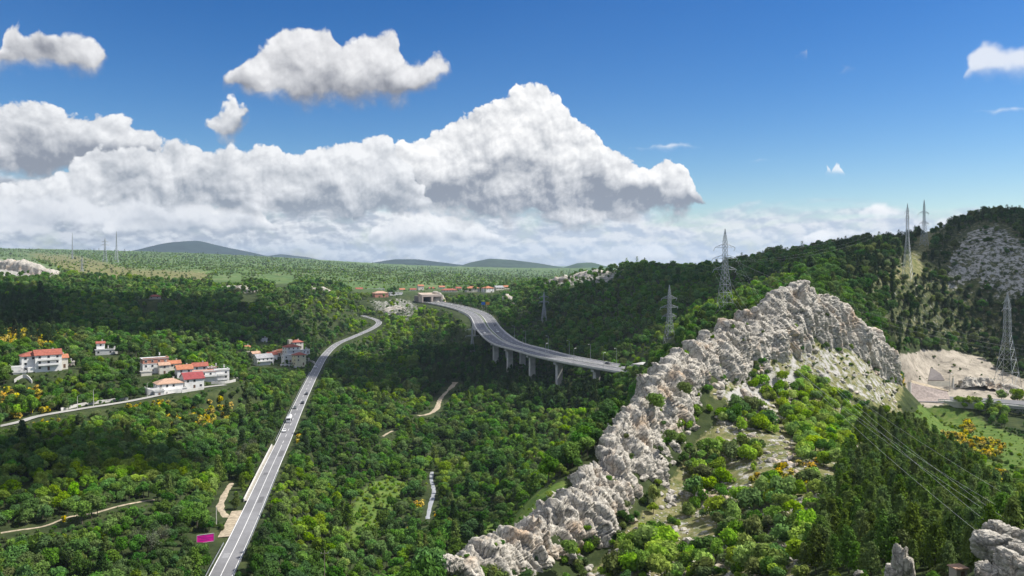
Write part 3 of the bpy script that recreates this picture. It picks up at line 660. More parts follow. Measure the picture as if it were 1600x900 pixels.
# ------------------------------------------------------------------ rock
def rock_disp(P, big=1.0, bed=(0.75, -0.45, 0.35), stretch=2.6):
    """blocky limestone relief: cells with offset faces, cracks between them, ragged small scale"""
    b = np.array(bed); b /= np.linalg.norm(b); a = np.cross(b, (0, 0, 1.0)); a /= np.linalg.norm(a); c = np.cross(a, b)
    Q = np.stack([P @ b, P @ a / stretch, P @ c / (stretch * 1.25)], 1)
    Q = Q + 0.5 * np.stack([fbm(P / 5.0, 2), fbm(P / 5.0 + 31, 2), fbm(P / 5.0 + 67, 2)], 1)
    d = big * 1.5 * fbm(P / 12.0, 2, 0.5)
    for sc, am, sd in ((4.2, 0.85, 1), (1.9, 0.55, 2), (0.8, 0.30, 3)):
        f1, f2, idc, tl = worley(Q / sc, sd)
        d = d + am * ((idc - 0.5) * 1.3 + tl * 3.4) - am * 0.9 * np.exp(-((f2 - f1) / 0.05))
    sb = P @ b + 0.8 * fbm(P / 6.0 + 11, 2); st_ = np.stack([sb / 1.5, (P @ a) / 14.0, (P @ c) / 18.0], 1)
    return d + 0.42 * ridged(st_, 3, 0.6) + 0.18 * ridged(Q / 0.8, 3)
def build_fin():
    ns, nt_ = 640, 210
    def world(L): return np.array([W(*p) for p in L])
    s0 = np.linspace(0, 1, len(CREST)); s = np.linspace(0, 1, ns)
    def sm(L):
        A = world(L); k = spline(np.c_[A], 0.5); t = np.linspace(0, 1, len(k)); return np.stack([np.interp(s, t, k[:, c]) for c in range(3)], 1)
    C = sm(CREST); Fo = sm(FOOT)
    h = Fo - C; hh = h.copy(); hh[:, 2] = 0; ln = np.linalg.norm(hh, axis=1)[:, None]; un = hh / ln
    Bk = C - un * 9.0 + np.array((0, 0, -13.0))
    Fe = Fo + h * 0.18 + np.array((0, 0, -2.5))
    V = np.empty((ns, nt_, 3))
    for j in range(nt_):
        t = j / (nt_ - 1)
        if t < 0.25:
            q = t / 0.25; V[:, j] = Bk * (1 - q) + C * q
            V[:, j] += (un * -1.5 + np.array((0, 0, 1.5))) * math.sin(math.pi * q)
        else:
            q = (t - 0.25) / 0.75; V[:, j] = C * (1 - q) + Fe * q
            V[:, j] += (un * 1.2 + np.array((0, 0, 1.6))) * math.sin(math.pi * min(1, q * 1.1))
    V = V.reshape(-1, 3)
    G_ = V.reshape(ns, nt_, 3); tu = np.gradient(G_, axis=0); tv = np.gradient(G_, axis=1); N = np.cross(tu, tv).reshape(-1, 3); N /= np.linalg.norm(N, axis=1)[:, None] + 1e-9
    if N[:, 2].mean() < 0: N = -N
    lam = np.repeat(s, nt_)
    d = rock_disp(V, bed=(0.61, 0.75, 0.27), stretch=2.6)
    tt = np.tile(np.linspace(0, 1, nt_), ns); edge = sstep(tt, 0, 0.06) * (1 - sstep(tt, 0.90, 1.0)) * sstep(lam, 0, 0.012) * (1 - sstep(lam, 0.975, 1.0))
    # clefts running down the face and the ragged lower edge
    P2 = np.stack([lam * 34, np.zeros_like(lam), tt * 1.2], 1)
    d = d + 2.3 * fbm(P2, 3) - 1.6 * np.maximum(0, ridged(P2 * np.array((1.7, 1, 1)) + 5, 2) - 0.9)
    for l0, w0, dp in ((0.115, 0.010, 3.2), (0.235, 0.008, 2.4), (0.35, 0.012, 2.6), (0.47, 0.007, 2.0), (0.62, 0.010, 2.4), (0.80, 0.008, 1.8)): d = d - 0.7 * dp * np.exp(-((lam - l0 - 0.05 * (tt - 0.4) + 0.006 * np.sin(tt * 14 + l0 * 50)) / w0) ** 2)
    low = 3.0 * sstep(fbm(np.stack([lam * 22, tt * 0, tt * 3], 1) + 3, 3) + (tt - 0.80) * 2.2, 0.05, 0.5)
    amp = 0.8 + 0.55 * np.interp(lam, [0, 0.3, 0.6, 1], [0.7, 1.15, 1.0, 0.8])
    V[:, 2] += (2.2 * fbm(np.stack([lam * 16, lam * 0, lam * 0], 1) + 2, 3)) * np.exp(-((tt - 0.25) / 0.3) ** 2)
    V = V + N * ((d * amp * 0.85 + 0.6) * (0.25 + 0.75 * edge))[:, None] + np.array((0, 0, -1.0)) * (low * (tt > 0.3))[:, None] + np.array((0, 0, -3.0)) * (1 - edge)[:, None]
    me = grid_mesh('rock_ridge', V, ns, nt_)
    m = rock_mat('limestone', 0.75)
    o = link('rock_ridge', me, m); tag(o, 'pale jagged limestone fin climbing from the valley to the hilltop', 'rock ridge'); return V
FIN = build_fin()
def stone_mesh(seed, sub=3, flat=0.8):
    import bmesh
    bm = bmesh.new(); bmesh.ops.create_icosphere(bm, subdivisions=sub + 1, radius=1.0); rg = np.random.default_rng(seed)
    V = np.array([v.co[:] for v in bm.verts]); n = rg.normal(size=(16, 3)); n /= np.linalg.norm(n, axis=1)[:, None]; o = rg.uniform(0.50, 0.88, 16)
    for a, b in zip(n, o):
        t = V @ a - b; V = V - np.maximum(t, 0)[:, None] * a
    V = V * (1.25 + 0.05 * fbm(V * 1.6 + seed, 3)[:, None] + 0.05 * ridged(V * 3 + seed, 2)[:, None]); V[:, 2] *= flat
    for v, c in zip(bm.verts, V): v.co = c
    me = bpy.data.meshes.new('stone'); bm.to_mesh(me); bm.free(); me.materials.append(rock_mat('limestone', 0.75)); return me
STONES = [stone_mesh(k, 3, [0.7, 0.9, 0.55][k % 3]) for k in range(8)]
def block_mesh(seed):
    """large fractured limestone block"""
    import bmesh
    bm = bmesh.new(); bmesh.ops.create_icosphere(bm, subdivisions=6, radius=1.0); rg = np.random.default_rng(500 + seed); V = np.array([v.co[:] for v in bm.verts]); F_ = np.array([[q.index for q in f.verts] for f in bm.faces]); bm.free()
    V = np.sign(V) * np.abs(V) ** 0.62; n = rg.normal(size=(7, 3)); n /= np.linalg.norm(n, axis=1)[:, None]
    for a, b in zip(n, rg.uniform(0.62, 0.95, 7)): V = V - np.maximum(V @ a - b, 0)[:, None] * a
    N = V / (np.linalg.norm(V, axis=1)[:, None]); d = 0.0
    for sc, am, sd in ((0.95, 0.17, 1), (0.42, 0.085, 2), (0.17, 0.035, 3)):
        f1, f2, idc, tl = worley((V + 0.15 * fbm(V * 2 + seed, 2)[:, None]) / sc + seed * 3.7, sd); d = d + am * ((idc - 0.5) * 1.2 + tl * 1.6) - am * 0.8 * np.exp(-((f2 - f1) / 0.07))
    V = V + N * (d + 0.03 * ridged(V * 5 + seed, 3))[:, None]
    me = arr_mesh('boulder', V, F_); me.materials.append(rock_mat('limestone', 0.75)); return me
BLOCKS = [block_mesh(k) for k in range(4)]
def outcrop(name, pts, width, hgt, label, seed, dcrest=None):
    """ledge of bedded rock along a ground line: pts are (column,row,distance) of its top edge"""
    Cc = spline([W(*p) for p in pts], 0.8 if pts[0][2] < 500 else 2.5); ns = len(Cc); nt_ = 40; n = frame_of(Cc)
    s = np.linspace(0, 1, ns); V = np.empty((ns, nt_, 3)); tp = np.sin(np.pi * np.clip(s, 0.0, 1)) ** 0.45
    for j in range(nt_):
        t = j / (nt_ - 1); prof = [(-1, -1.0), (-0.5, 0.0), (-0.1, 0.1), (0.15, -0.05), (0.35, -0.6), (0.7, -1.05), (1.0, -1.5)]
        ox = np.interp(t, np.linspace(0, 1, 7), [p[0] for p in prof]); oz = np.interp(t, np.linspace(0, 1, 7), [p[1] for p in prof])
        V[:, j] = Cc + n * (ox * width) * tp[:, None] + np.array((0, 0, 1.0)) * (oz * hgt - hgt * 0.7 * (1 - tp))[:, None]
    V = V.reshape(-1, 3); G_ = V.reshape(ns, nt_, 3); N = np.cross(np.gradient(G_, axis=0), np.gradient(G_, axis=1)).reshape(-1, 3); N /= np.linalg.norm(N, axis=1)[:, None] + 1e-9
    if N[:, 2].mean() < 0: N = -N
    k = max(1.0, pts[0][2] / 420.0); V = V + N * (rock_disp(V / k + seed * 13) * min(k, 2.2) * 0.75)[:, None]
    o = link(name, grid_mesh(name, V, ns, nt_), rock_mat('limestone', 0.75)); tag(o, label, 'rock'); return o

# ================================================================== what must stay in view: trees in front of it are left out
PB = np.zeros((460, 810))        # farthest protected distance per 2x2 px cell
def protect(P, rad=1):
    px, py, d = PX(np.asarray(P, float)); i = np.round(py / 2).astype(int); j = np.round(px / 2).astype(int)
    for di in range(-rad, rad + 1):
        for dj in range(-rad, rad + 1):
            a = i + di; b = j + dj; k = (a >= 0) & (a < 460) & (b >= 0) & (b < 810); np.maximum.at(PB, (a[k], b[k]), d[k])
def blocked(px, py, d):
    i = np.clip(np.round(py / 2).astype(int), 0, 459); j = np.clip(np.round(px / 2).astype(int), 0, 809)
    return (PB[i, j] > d * 1.012) & (px >= 0) & (px < 1600) & (py < 900)
ROADLINES = []
# ------------------------------------------------------------------ roads
def asphalt(name, c, lines=0.0):
    m, nt, b = new_mat(name); g = nt.nodes.new('ShaderNodeNewGeometry'); P = g.outputs['Position']
    col, h = ramp_noise(nt, P, 0.07, [tuple(x * 0.78 for x in c), c, tuple(x * 1.2 for x in c)], detail=9, rough=0.65)
    col2, h2 = ramp_noise(nt, P, 2.5, [(0.8, 0.8, 0.8), (1.1, 1.1, 1.1)], detail=4)
    nt.links.new(mixc(nt, 1.0, col, col2, 'MULTIPLY'), b.inputs['Base Color']); b.inputs['Roughness'].default_value = 0.8; b.inputs['Specular IOR Level'].default_value = 0.25
    return m
M_ASPH = asphalt('old_asphalt', (0.205, 0.205, 0.212)); M_MWAY = asphalt('motorway_asphalt', (0.165, 0.165, 0.172)); M_LANE = asphalt('lane_gravel', (0.36, 0.35, 0.325))
M_PAINT = plain('road_paint', (0.72, 0.72, 0.70), 0.6, var=0.2, scale=0.8); M_CONC = plain('concrete', (0.42, 0.41, 0.39), 0.85, var=0.22, scale=0.25); M_CONC2 = plain('pale_concrete', (0.56, 0.545, 0.51), 0.85, var=0.15, scale=0.3)
M_STEEL = plain('galvanised_steel', (0.42, 0.44, 0.45), 0.45, 0.6, var=0.15, scale=2.0); M_DIRT = plain('pale_earth', (0.36, 0.30, 0.215), 0.95, var=0.42, scale=0.7)
M_WOOD = plain('weathered_wood', (0.28, 0.24, 0.19), 0.9, var=0.25, scale=3.0)
def strip(name, path, w, z, mat, label, dense=1):
    return tag(sweep(name, path, [(-w, z), (w, z)], mat, closed=False), label, None, None, 'structure')
def markings(name, path, off, w, z, mat, parent, dash=None, origin=None):
    if dash is None: return sweep(name, path, [(off - w, z), (off + w, z)], mat, parent, False, origin=path[0] if origin is None else origin)
    on, gap = dash; L = np.concatenate([[0], np.cumsum(np.linalg.norm(np.diff(path, axis=0), axis=1))]); s = 0.0; n = frame_of(path); O = np.asarray(path[0] if origin is None else origin)
    while s + on < L[-1]:
        q = np.array([[np.interp(t, L, path[:, k]) for k in range(3)] for t in (s, s + on)]); nn = np.array([[np.interp(t, L, n[:, k]) for k in range(3)] for t in (s, s + on)])
        v = [q[0] + nn[0] * (off - w), q[0] + nn[0] * (off + w), q[1] + nn[1] * (off + w), q[1] + nn[1] * (off - w)]
        MB().add([x + np.array((0, 0, z)) - q[0] for x in v], [(0, 1, 2, 3)]).build(name, mat, parent, tuple(q[0] - O)); s += on + gap
road = strip('road', ROAD, 3.5, 0.02, M_ASPH, 'grey two lane road running up the valley past the hamlets')
for off in (-3.25, 3.25): markings('edge_line', ROAD, off, 0.12, 0.045, M_PAINT, road, origin=ROAD[0])
k_ = np.where(ROAD[:, 1] < 395)[0]; markings('centre_line', ROAD[k_], 0.0, 0.10, 0.05, M_PAINT, road, origin=ROAD[0])
markings('centre_line', ROAD[ROAD[:, 1] > 395], 0.0, 0.10, 0.05, M_PAINT, road, (6, 9), ROAD[0])
for d_, off_, l_ in ((243, -1.4, 5.0), (300, 1.5, 9.0), (338, -1.2, 4.0), (372, 1.6, 14.0), (447, -1.8, 7.0)):
    k = int(np.argmin(abs(ROAD[:, 1] - d_))); q_ = ROAD[k:k + max(2, int(l_ / 4) + 1)]; sweep('asphalt_patch', q_, [(off_ - 0.9, 0.035), (off_ + 0.9, 0.035)], plain('patch_asphalt_%d' % (d_ % 2), (0.27, 0.27, 0.275) if d_ % 2 else (0.12, 0.12, 0.125), 0.85, var=0.15), road, False, origin=ROAD[0])
lane = strip('lane', LANE, 2.3, 0.02, M_LANE, 'narrow pale lane slanting below the lane hamlet')
for p_, w_ in ((ROAD, 3.6), (LANE, 2.4)):
    n_ = frame_of(p_)
    for t_ in np.linspace(-1, 1, 7): protect(p_ + n_ * w_ * t_)
    ROADLINES.append((p_, w_))
for nm_, (p_, w_) in PATHW.items():
    p2 = p_.copy(); p2[:, 2] = height(p_[:, 0], p_[:, 1]) + 0.25
    lab = {'track_valley': 'sandy earth track winding out of the dark wood in the valley', 'track_lower': 'short scrap of pale path in the valley scrub', 'stream_bed': 'narrow grey stream bed threading the valley bushes', 'track_roadside': 'eroded sandy track looping beside the main road', 'track_terrace': 'stony terrace path crossing the scrub at lower left'}[nm_]
    n_ = frame_of(p2); wob = w_ * (1 + 0.45 * fbm(p2 / 4.0, 2)); V_ = np.stack([p2 + n_ * (o * wob)[:, None] + np.array((0, 0, -0.35 * abs(o))) for o in (-1.2, -0.4, 0.4, 1.2)], 1).reshape(-1, 3)
    o_ = link('path', grid_mesh('path', V_, len(p2), 4), M_DIRT if nm_ != 'stream_bed' else plain('stream_stone', (0.30, 0.31, 0.33), 0.5, var=0.3)); tag(o_, lab, None, None, 'structure')
    for t_ in (-1, 0, 1): protect(p2 + n_ * w_ * t_)
    ROADLINES.append((p_, w_))
# verge of pale gravel and lay-by left of the road
LB = ROAD[(ROAD[:, 1] > 262) & (ROAD[:, 1] < 292)]
tag(sweep('lay_by', LB, [(-7.2, -0.1), (-3.4, 0.005)], M_DIRT, closed=False), 'gravel lay-by at the roadside behind the magenta hoarding', None, None, 'structure'); protect(LB + frame_of(LB) * -6)
RV = ROAD[(ROAD[:, 1] > 300) & (ROAD[:, 1] < 395)]
tag(sweep('road_parapet', RV, [(-4.9, -0.6), (-4.9, 0.75), (-4.5, 0.75), (-4.5, -0.6)], M_CONC2), 'pale concrete parapet along the valley road above the lay-by', 'parapet'); protect(RV + frame_of(RV) * -5.4)
tag(sweep('road_verge', RV, [(-4.55, -0.05), (-3.4, 0.0)], plain('verge_gravel', (0.30, 0.28, 0.235), 0.95, var=0.3), closed=False), 'gravel verge between parapet and road', None, None, 'structure')
def guardrail(path, off, label, group=None):
    t = empty('guardrail', tuple(path[0])); tag(t, label, 'guardrail', group)
    sweep('rail', path, [(off - 0.06, 0.45), (off - 0.06, 0.80), (off + 0.06, 0.80), (off + 0.06, 0.45)], M_STEEL, t, origin=path[0])
    n = frame_of(path)
    me = MB().box((0, 0, 0.35), (0.14, 0.14, 0.8)).mesh('post'); me.materials.append(M_STEEL)
    for k in range(0, len(path), 2):
        link('post', me, None, t, tuple(path[k] + n[k] * off - path[0]))
guardrail(ROAD[(ROAD[:, 1] > 190) & (ROAD[:, 1] < 345)], 3.95, 'steel guardrail on the valley side of the road at lower left')
guardrail(ROAD[(ROAD[:, 1] > 190) & (ROAD[:, 1] < 258)], -3.95, 'steel guardrail below the magenta hoarding')
guardrail(ROAD[(ROAD[:, 1] > 400) & (ROAD[:, 1] < 640)], -3.95, 'steel guardrail on the slope side of the road below the hamlets')

# ------------------------------------------------------------------ motorway on its viaduct
def motorway():
    M_PIER = plain('pier_concrete', (0.50, 0.49, 0.46), 0.85, var=0.2, scale=0.35)
    t = empty('motorway_viaduct', tuple(HWAY[0])); O = HWAY[0]; tag(t, 'curving concrete motorway viaduct with two carriageways in the middle of the valley', 'viaduct')
    for side in (-1, 1):
        nm = 'near' if side > 0 else 'far'; c = 6.9 * side; hw = 5.4
        pth = HWAY.copy(); n = frame_of(pth); pth = pth + n * c
        V = HWAY[:, 1] < 2000
        sweep('deck', pth, [(-hw - 0.7, 0.0), (hw + 0.7, 0.0), (hw + 0.7, -0.7), (hw - 1.8, -1.6), (-hw + 1.8, -1.6), (-hw - 0.7, -0.7)], M_CONC, t, origin=O)
        rd = sweep('carriageway', pth, [(-hw, 0.03), (hw, 0.03)], M_MWAY, t, False, origin=O)
        for off in (-hw + 0.5, hw - 0.5): markings('edge_line', pth, off, 0.14, 0.05, M_PAINT, t, origin=O)
        markings('lane_line', pth, 0.0, 0.12, 0.05, M_PAINT, t, (6, 12), O)
        for off in (-hw - 0.45, hw + 0.45): sweep('parapet', pth, [(off - 0.18, 0), (off - 0.14, 0.85), (off + 0.14, 0.85), (off + 0.18, 0)], M_CONC2, t, origin=O)
        q_ = pth[:, 0] < 64; protect(pth[q_]); protect((pth + n * hw)[q_]); protect((pth - n * hw)[q_]); protect((pth + n * (hw + 0.6) - np.array((0, 0, 1.2)))[q_])
        # piers
        L = np.concatenate([[0], np.cumsum(np.linalg.norm(np.diff(pth, axis=0), axis=1))])
        for s in list(np.arange(L[-1] - 62, L[-1] - 330, -40.0)):
            k = int(np.argmin(abs(L - s))); p = pth[k]
            if p[1] > 712 or (side < 0 and p[1] < 640): continue
            zg = height([p[0]], [p[1]])[0]; hgt = p[2] - 1.6 - zg + 2.0
            if hgt < 3: continue
            tn = pth[min(k + 1, len(pth) - 1)] - pth[k - 1]; rz = math.atan2(tn[1], tn[0])
            mb = MB(); mb.box((0, 0, hgt / 2 - 2.0), (2.6, 4.6, hgt)); mb.box((0, 0, hgt - 2.0 - 0.9), (3.0, 8.4, 1.5))
            o = mb.build('pier', M_PIER, t); o.location = tuple(np.array((p[0], p[1], zg)) - O); o.rotation_euler = (0, 0, rz)
            if side > 0:
                n2 = np.cross((0, 0, 1.0), tn / np.linalg.norm(tn))
                for q in (np.linspace(-2.5, 7, 9) if p[0] < 36 else ()): protect(np.array([(p[0] + dx, p[1], p[2] - 1.6 - q) for dx in (-2.6, -1, 1, 2.6)]))
    # retaining wall under the bend
    k = (HWAY[:, 1] > 792) & (HWAY[:, 1] < 1010); wl = HWAY[k]
    o = tag(sweep('retaining_wall', wl, [(13.1, -0.7), (13.7, -0.7), (15.0, -10.0), (13.1, -10.0)], M_CONC), 'grey retaining wall holding the motorway bend above the dark wood', 'wall'); protect(wl + frame_of(wl) * 14.2 - np.array((0, 0, 3.0))); protect(wl + frame_of(wl) * 14.4 - np.array((0, 0, 6.0)))
    # little arch bridge with inclined struts before the tunnel
    for d_ in (1035, 1062, 1090):
        k = int(np.argmin(abs(HWAY[:, 1] - d_))); p = HWAY[k] + frame_of(HWAY)[k] * 9.0; mb = MB()
        for s in (-1, 1): mb.bar((0, 0, -12), (s * 7, 0, -1.6), 0.8, 4)
        mb.build('strut', M_PIER, t, tuple(p - O))
    # median strip of grass at the bend
    k = (HWAY[:, 1] > 700); tag(sweep('median', HWAY[k], [(-1.2, 0.06), (0, 0.5), (1.2, 0.06)], plain('median_grass', (0.09, 0.13, 0.035), 0.95, var=0.4, scale=0.3), closed=False), 'grassy median strip between the two carriageways', None, None, 'structure')
    # shaded bank beside the outer carriageway
    return t
motorway()
def lamp_post(P, rz, h, label, group):
    t = empty('street_lamp', tuple(P), rz); tag(t, label, 'street lamp', group)
    MB().bar((0, 0, -0.5), (0, 0, h), 0.16, 6, 0.09).build('pole', M_STEEL, t); MB().tube([(0, 0, h - 0.1), (0.5, 0, h + 0.35), (1.6, 0, h + 0.5)], 0.07, 5).build('arm', M_STEEL, t); MB().box((1.9, 0, h + 0.46), (0.9, 0.34, 0.16)).build('lamp_head', plain('lamp_head', (0.75, 0.75, 0.74), 0.4), t)
n_ = frame_of(HWAY)
for side, lab in ((1, 'tall street lamp standing on the near parapet of the viaduct'), (-1, 'tall street lamp standing on the far parapet of the viaduct')):
    for d_ in (552, 574, 600, 630, 665, 705):
        k = int(np.argmin(abs(HWAY[:, 1] - d_ - (8 if side < 0 else 0)))); q = HWAY[k] + n_[k] * (13.2 * side)
        lamp_post(q, math.atan2(-n_[k][1] * side, -n_[k][0] * side), 11.0, lab, 'street lamps on the %s side of the viaduct' % ('near' if side > 0 else 'far'))

def tunnel_far():
    k = int(np.argmin(abs(HWAY[:, 1] - 1150))); p = HWAY[k]; tn = HWAY[k - 1] - HWAY[k + 1]; rz = math.atan2(tn[1], tn[0]) - math.pi / 2
    t = empty('tunnel_portal', tuple(p), rz); tag(t, 'concrete portal with two dark tunnel mouths at the end of the motorway', 'tunnel portal')
    M = plain('portal_concrete', (0.50, 0.42, 0.36), 0.9, var=0.12, scale=0.1); mb = MB()
    for x in (-14.6, 0, 14.6): mb.box((x, 3, 3.9), (1.8 if x else 2.6, 7, 8.2))
    mb.box((0, 3, 9.4), (31, 7, 3.2)); mb.build('portal_frame', M, t)
    for s in (-1, 1):
        MB().add([(s * 15.3, -0.3, 10.5), (s * 15.3, -0.3, 0), (s * 18, 6, 0), (s * 18, 6, 7), (s * 15.3, 1.0, 10.5), (s * 15.3, 1.0, 0), (s * 18, 7, 0), (s * 18, 7, 7)], [(0, 1, 2, 3), (7, 6, 5, 4), (0, 3, 7, 4), (1, 5, 6, 2), (3, 2, 6, 7), (0, 4, 5, 1)]).build('wing_wall', M, t)
        mb = MB(); x0, x1 = s * 1.3, s * 13.7; mb.add([(x0, 6.4, -0.2), (x1, 6.4, -0.2), (x1, 40, -0.2), (x0, 40, -0.2), (x0, 6.4, 8), (x1, 6.4, 8), (x1, 40, 8), (x0, 40, 8)], [(0, 3, 7, 4), (1, 2, 6, 5), (2, 3, 7, 6), (4, 5, 6, 7), (0, 1, 2, 3)]); mb.build('tunnel_tube', plain('tunnel_lining', (0.16, 0.15, 0.14), 0.9), t)
    MB().add([(-15, 6.6, 11), (15, 6.6, 11), (15, 20, 13), (-15, 20, 13), (-15, 6.6, 7), (15, 6.6, 7), (15, 20, 7), (-15, 20, 7)], [(0, 1, 2, 3), (4, 7, 6, 5), (0, 4, 5, 1), (1, 5, 6, 2), (2, 6, 7, 3), (3, 7, 4, 0)]).build('roof_slab', plain('portal_roof', (0.42, 0.34, 0.27), 0.95, var=0.25, scale=0.15), t)
    c, s = math.cos(rz), math.sin(rz)
    for x in np.linspace(-15, 15, 30):
        for z in np.linspace(0, 11, 8): protect(np.array([(p[0] + x * c, p[1] + x * s, p[2] + z)]))
tunnel_far()
def tunnel_near():
    k = int(np.argmin(abs(HWAY[:, 0] - 86))); p = HWAY[k]; tn = HWAY[k - 1] - HWAY[k + 1]; rz = math.atan2(tn[1], tn[0]) + math.pi / 2
    t = empty('tunnel_hood', tuple(p), rz); tag(t, 'slanted pale concrete hood where the viaduct enters the rock ridge', 'tunnel portal'); mb = MB()
    for s, o in ((1, 0.0), (-1, 4.0)):
        x0, x1 = s * 6.9 - 6.6, s * 6.9 + 6.6
        mb.add([(x0, -5 + o, -1), (x1, -5 + o, -1), (x1, 12 + o, -1), (x0, 12 + o, -1), (x0, 2 + o, 6.6), (x1, 2 + o, 6.6), (x1, 12 + o, 6.6), (x0, 12 + o, 6.6)], [(0, 3, 7, 4), (1, 5, 6, 2), (2, 6, 7, 3), (4, 7, 6, 5)])
        mb.add([(x0, 2 + o, 6.8), (x1, 2 + o, 6.8), (x1, 13 + o, 7.2), (x0, 13 + o, 7.2), (x0, 2 + o, 5.8), (x1, 2 + o, 5.8), (x1, 13 + o, 5.8), (x0, 13 + o, 5.8)], [(0, 1, 2, 3), (4, 7, 6, 5), (0, 4, 5, 1), (1, 5, 6, 2), (2, 6, 7, 3), (3, 7, 4, 0)])
    mb.build('hood', M_CONC2, t)
    protect(np.array([W(x, y, 545) for x in range(984, 1010, 3) for y in range(556, 570, 3)]))
tunnel_near()

# ------------------------------------------------------------------ cutting, walls and bridge on the right
def right_side():
    M_BLK = plain('block_wall', (0.36, 0.30, 0.27), 0.95, var=0.3, scale=0.9)
    zr = HWAY_R[:, 2].mean()
    strip('motorway', HWAY_R, 11.5, 0.05, M_MWAY, 'stretch of motorway leaving the cutting on the right')
    def quad(name, pts, th, mat, label, cat):
        P = np.array([W(*p) for p in pts]); n = np.cross(P[1] - P[0], P[3] - P[0]); n /= np.linalg.norm(n); 
        if n[1] > 0: n = -n
        O = P[0]; Q = np.vstack([P, P - n * th]) - O; m = len(P)
        fs = [tuple(range(m)), tuple(range(2 * m - 1, m - 1, -1))] + [(k, (k + 1) % m, m + (k + 1) % m, m + k) for k in range(m)]
        o = MB().add(Q, fs).build(name, mat, None, tuple(O)); tag(o, label, cat); protect(P.mean(0)[None]); 
        for u in np.linspace(0, 1, 14):
            for v in np.linspace(0, 1, 8): protect(((P[0] * (1 - u) + P[1] * u) * (1 - v) + (P[3] * (1 - u) + P[2] * u) * v)[None])
        return o
    quad('retaining_wall', [(1423,627,447),(1486,627,445),(1480,612,452),(1424,598,455)], 1.0, M_BLK, 'sloping stone faced retaining wall beside the motorway in the cutting', 'wall')
    quad('wall_post', [(1418,619,444),(1423,619,443),(1423,597,444),(1418,597,445)], 1.2, M_CONC2, 'upright white concrete pier at the end of the stone faced wall', 'pier')
    quad('terrace_wall', [(1424,599,456),(1482,611,453),(1482,609,458),(1424,594,462)], 0.6, M_DIRT, 'buff ledge capping the stone faced wall', 'wall')
    quad('wing_wall', [(1450,594,468),(1476,594,468),(1470,584,470),(1455,574,474)], 0.8, plain('dark_concrete', (0.26,0.23,0.215), 0.9), 'dark wedge shaped concrete face in the cutting', 'wall')
    quad('low_wall', [(1450,603,462),(1485,604,460),(1485,596,461),(1450,595,463)], 0.7, plain('cream_wall', (0.58, 0.53, 0.43), 0.9), 'low cream wall under the dark wedge in the cutting', 'wall')
    quad('wall_fin', [(1486,604,457),(1490,607,456),(1490,590,456),(1488,590,457)], 0.8, M_CONC2, 'narrow white wall fin beside the low cream wall', 'wall')
    quad('abutment', [(1474,628,436),(1539,661,428),(1541,630,428),(1474,626,436)], 2.0, M_CONC, 'grey concrete abutment wedge carrying the motorway over the meadow', 'abutment')
    a = np.array([W(1466,626,437), W(1541,630,428), W(1620,637,418), W(1720,646,405)])
    t = empty('road_bridge', tuple(a[0])); tag(t, 'low concrete road bridge leaving the picture at the right edge', 'bridge')
    pth = spline(a, 3.0); O = a[0]; sweep('beam', pth[pth[:, 0] > 252], [(-2.0, -1.6), (0, -1.6), (0, -0.5), (-2.0, -0.5)], M_CONC, t, origin=O); sweep('kerb', pth, [(-0.6, -0.5), (0.35, -0.5), (0.35, 0.1), (-0.6, 0.1)], M_CONC2, t, origin=O)
    sweep('rail', pth, [(-0.1, 0.55), (0.1, 0.55), (0.1, 0.9), (-0.1, 0.9)], M_STEEL, t, origin=O)
    me = MB().box((0, 0, 0.45), (0.14, 0.14, 1.0)).mesh('post'); me.materials.append(M_STEEL)
    for k in range(0, len(pth), 1): link('post', me, None, t, tuple(pth[k] - O))
    protect(pth); protect(pth - np.array((0, 0, 1.2))); protect(pth + np.array((0, 0, .7)))
    quad('bridge_abutment', [(1580,662,432),(1640,676,424),(1640,644,424),(1580,641,430)], 2.0, M_CONC2, 'pale abutment below the bridge at the right edge', 'abutment')
    lamp_post(W(1568,622,462), 0.4, 10.0, 'lone street lamp beside the motorway in front of the dark pines', None)
    lamp_post(W(1484,610,458), 0.4, 9.0, 'lone street lamp at the mouth of the cutting', None)
right_side()

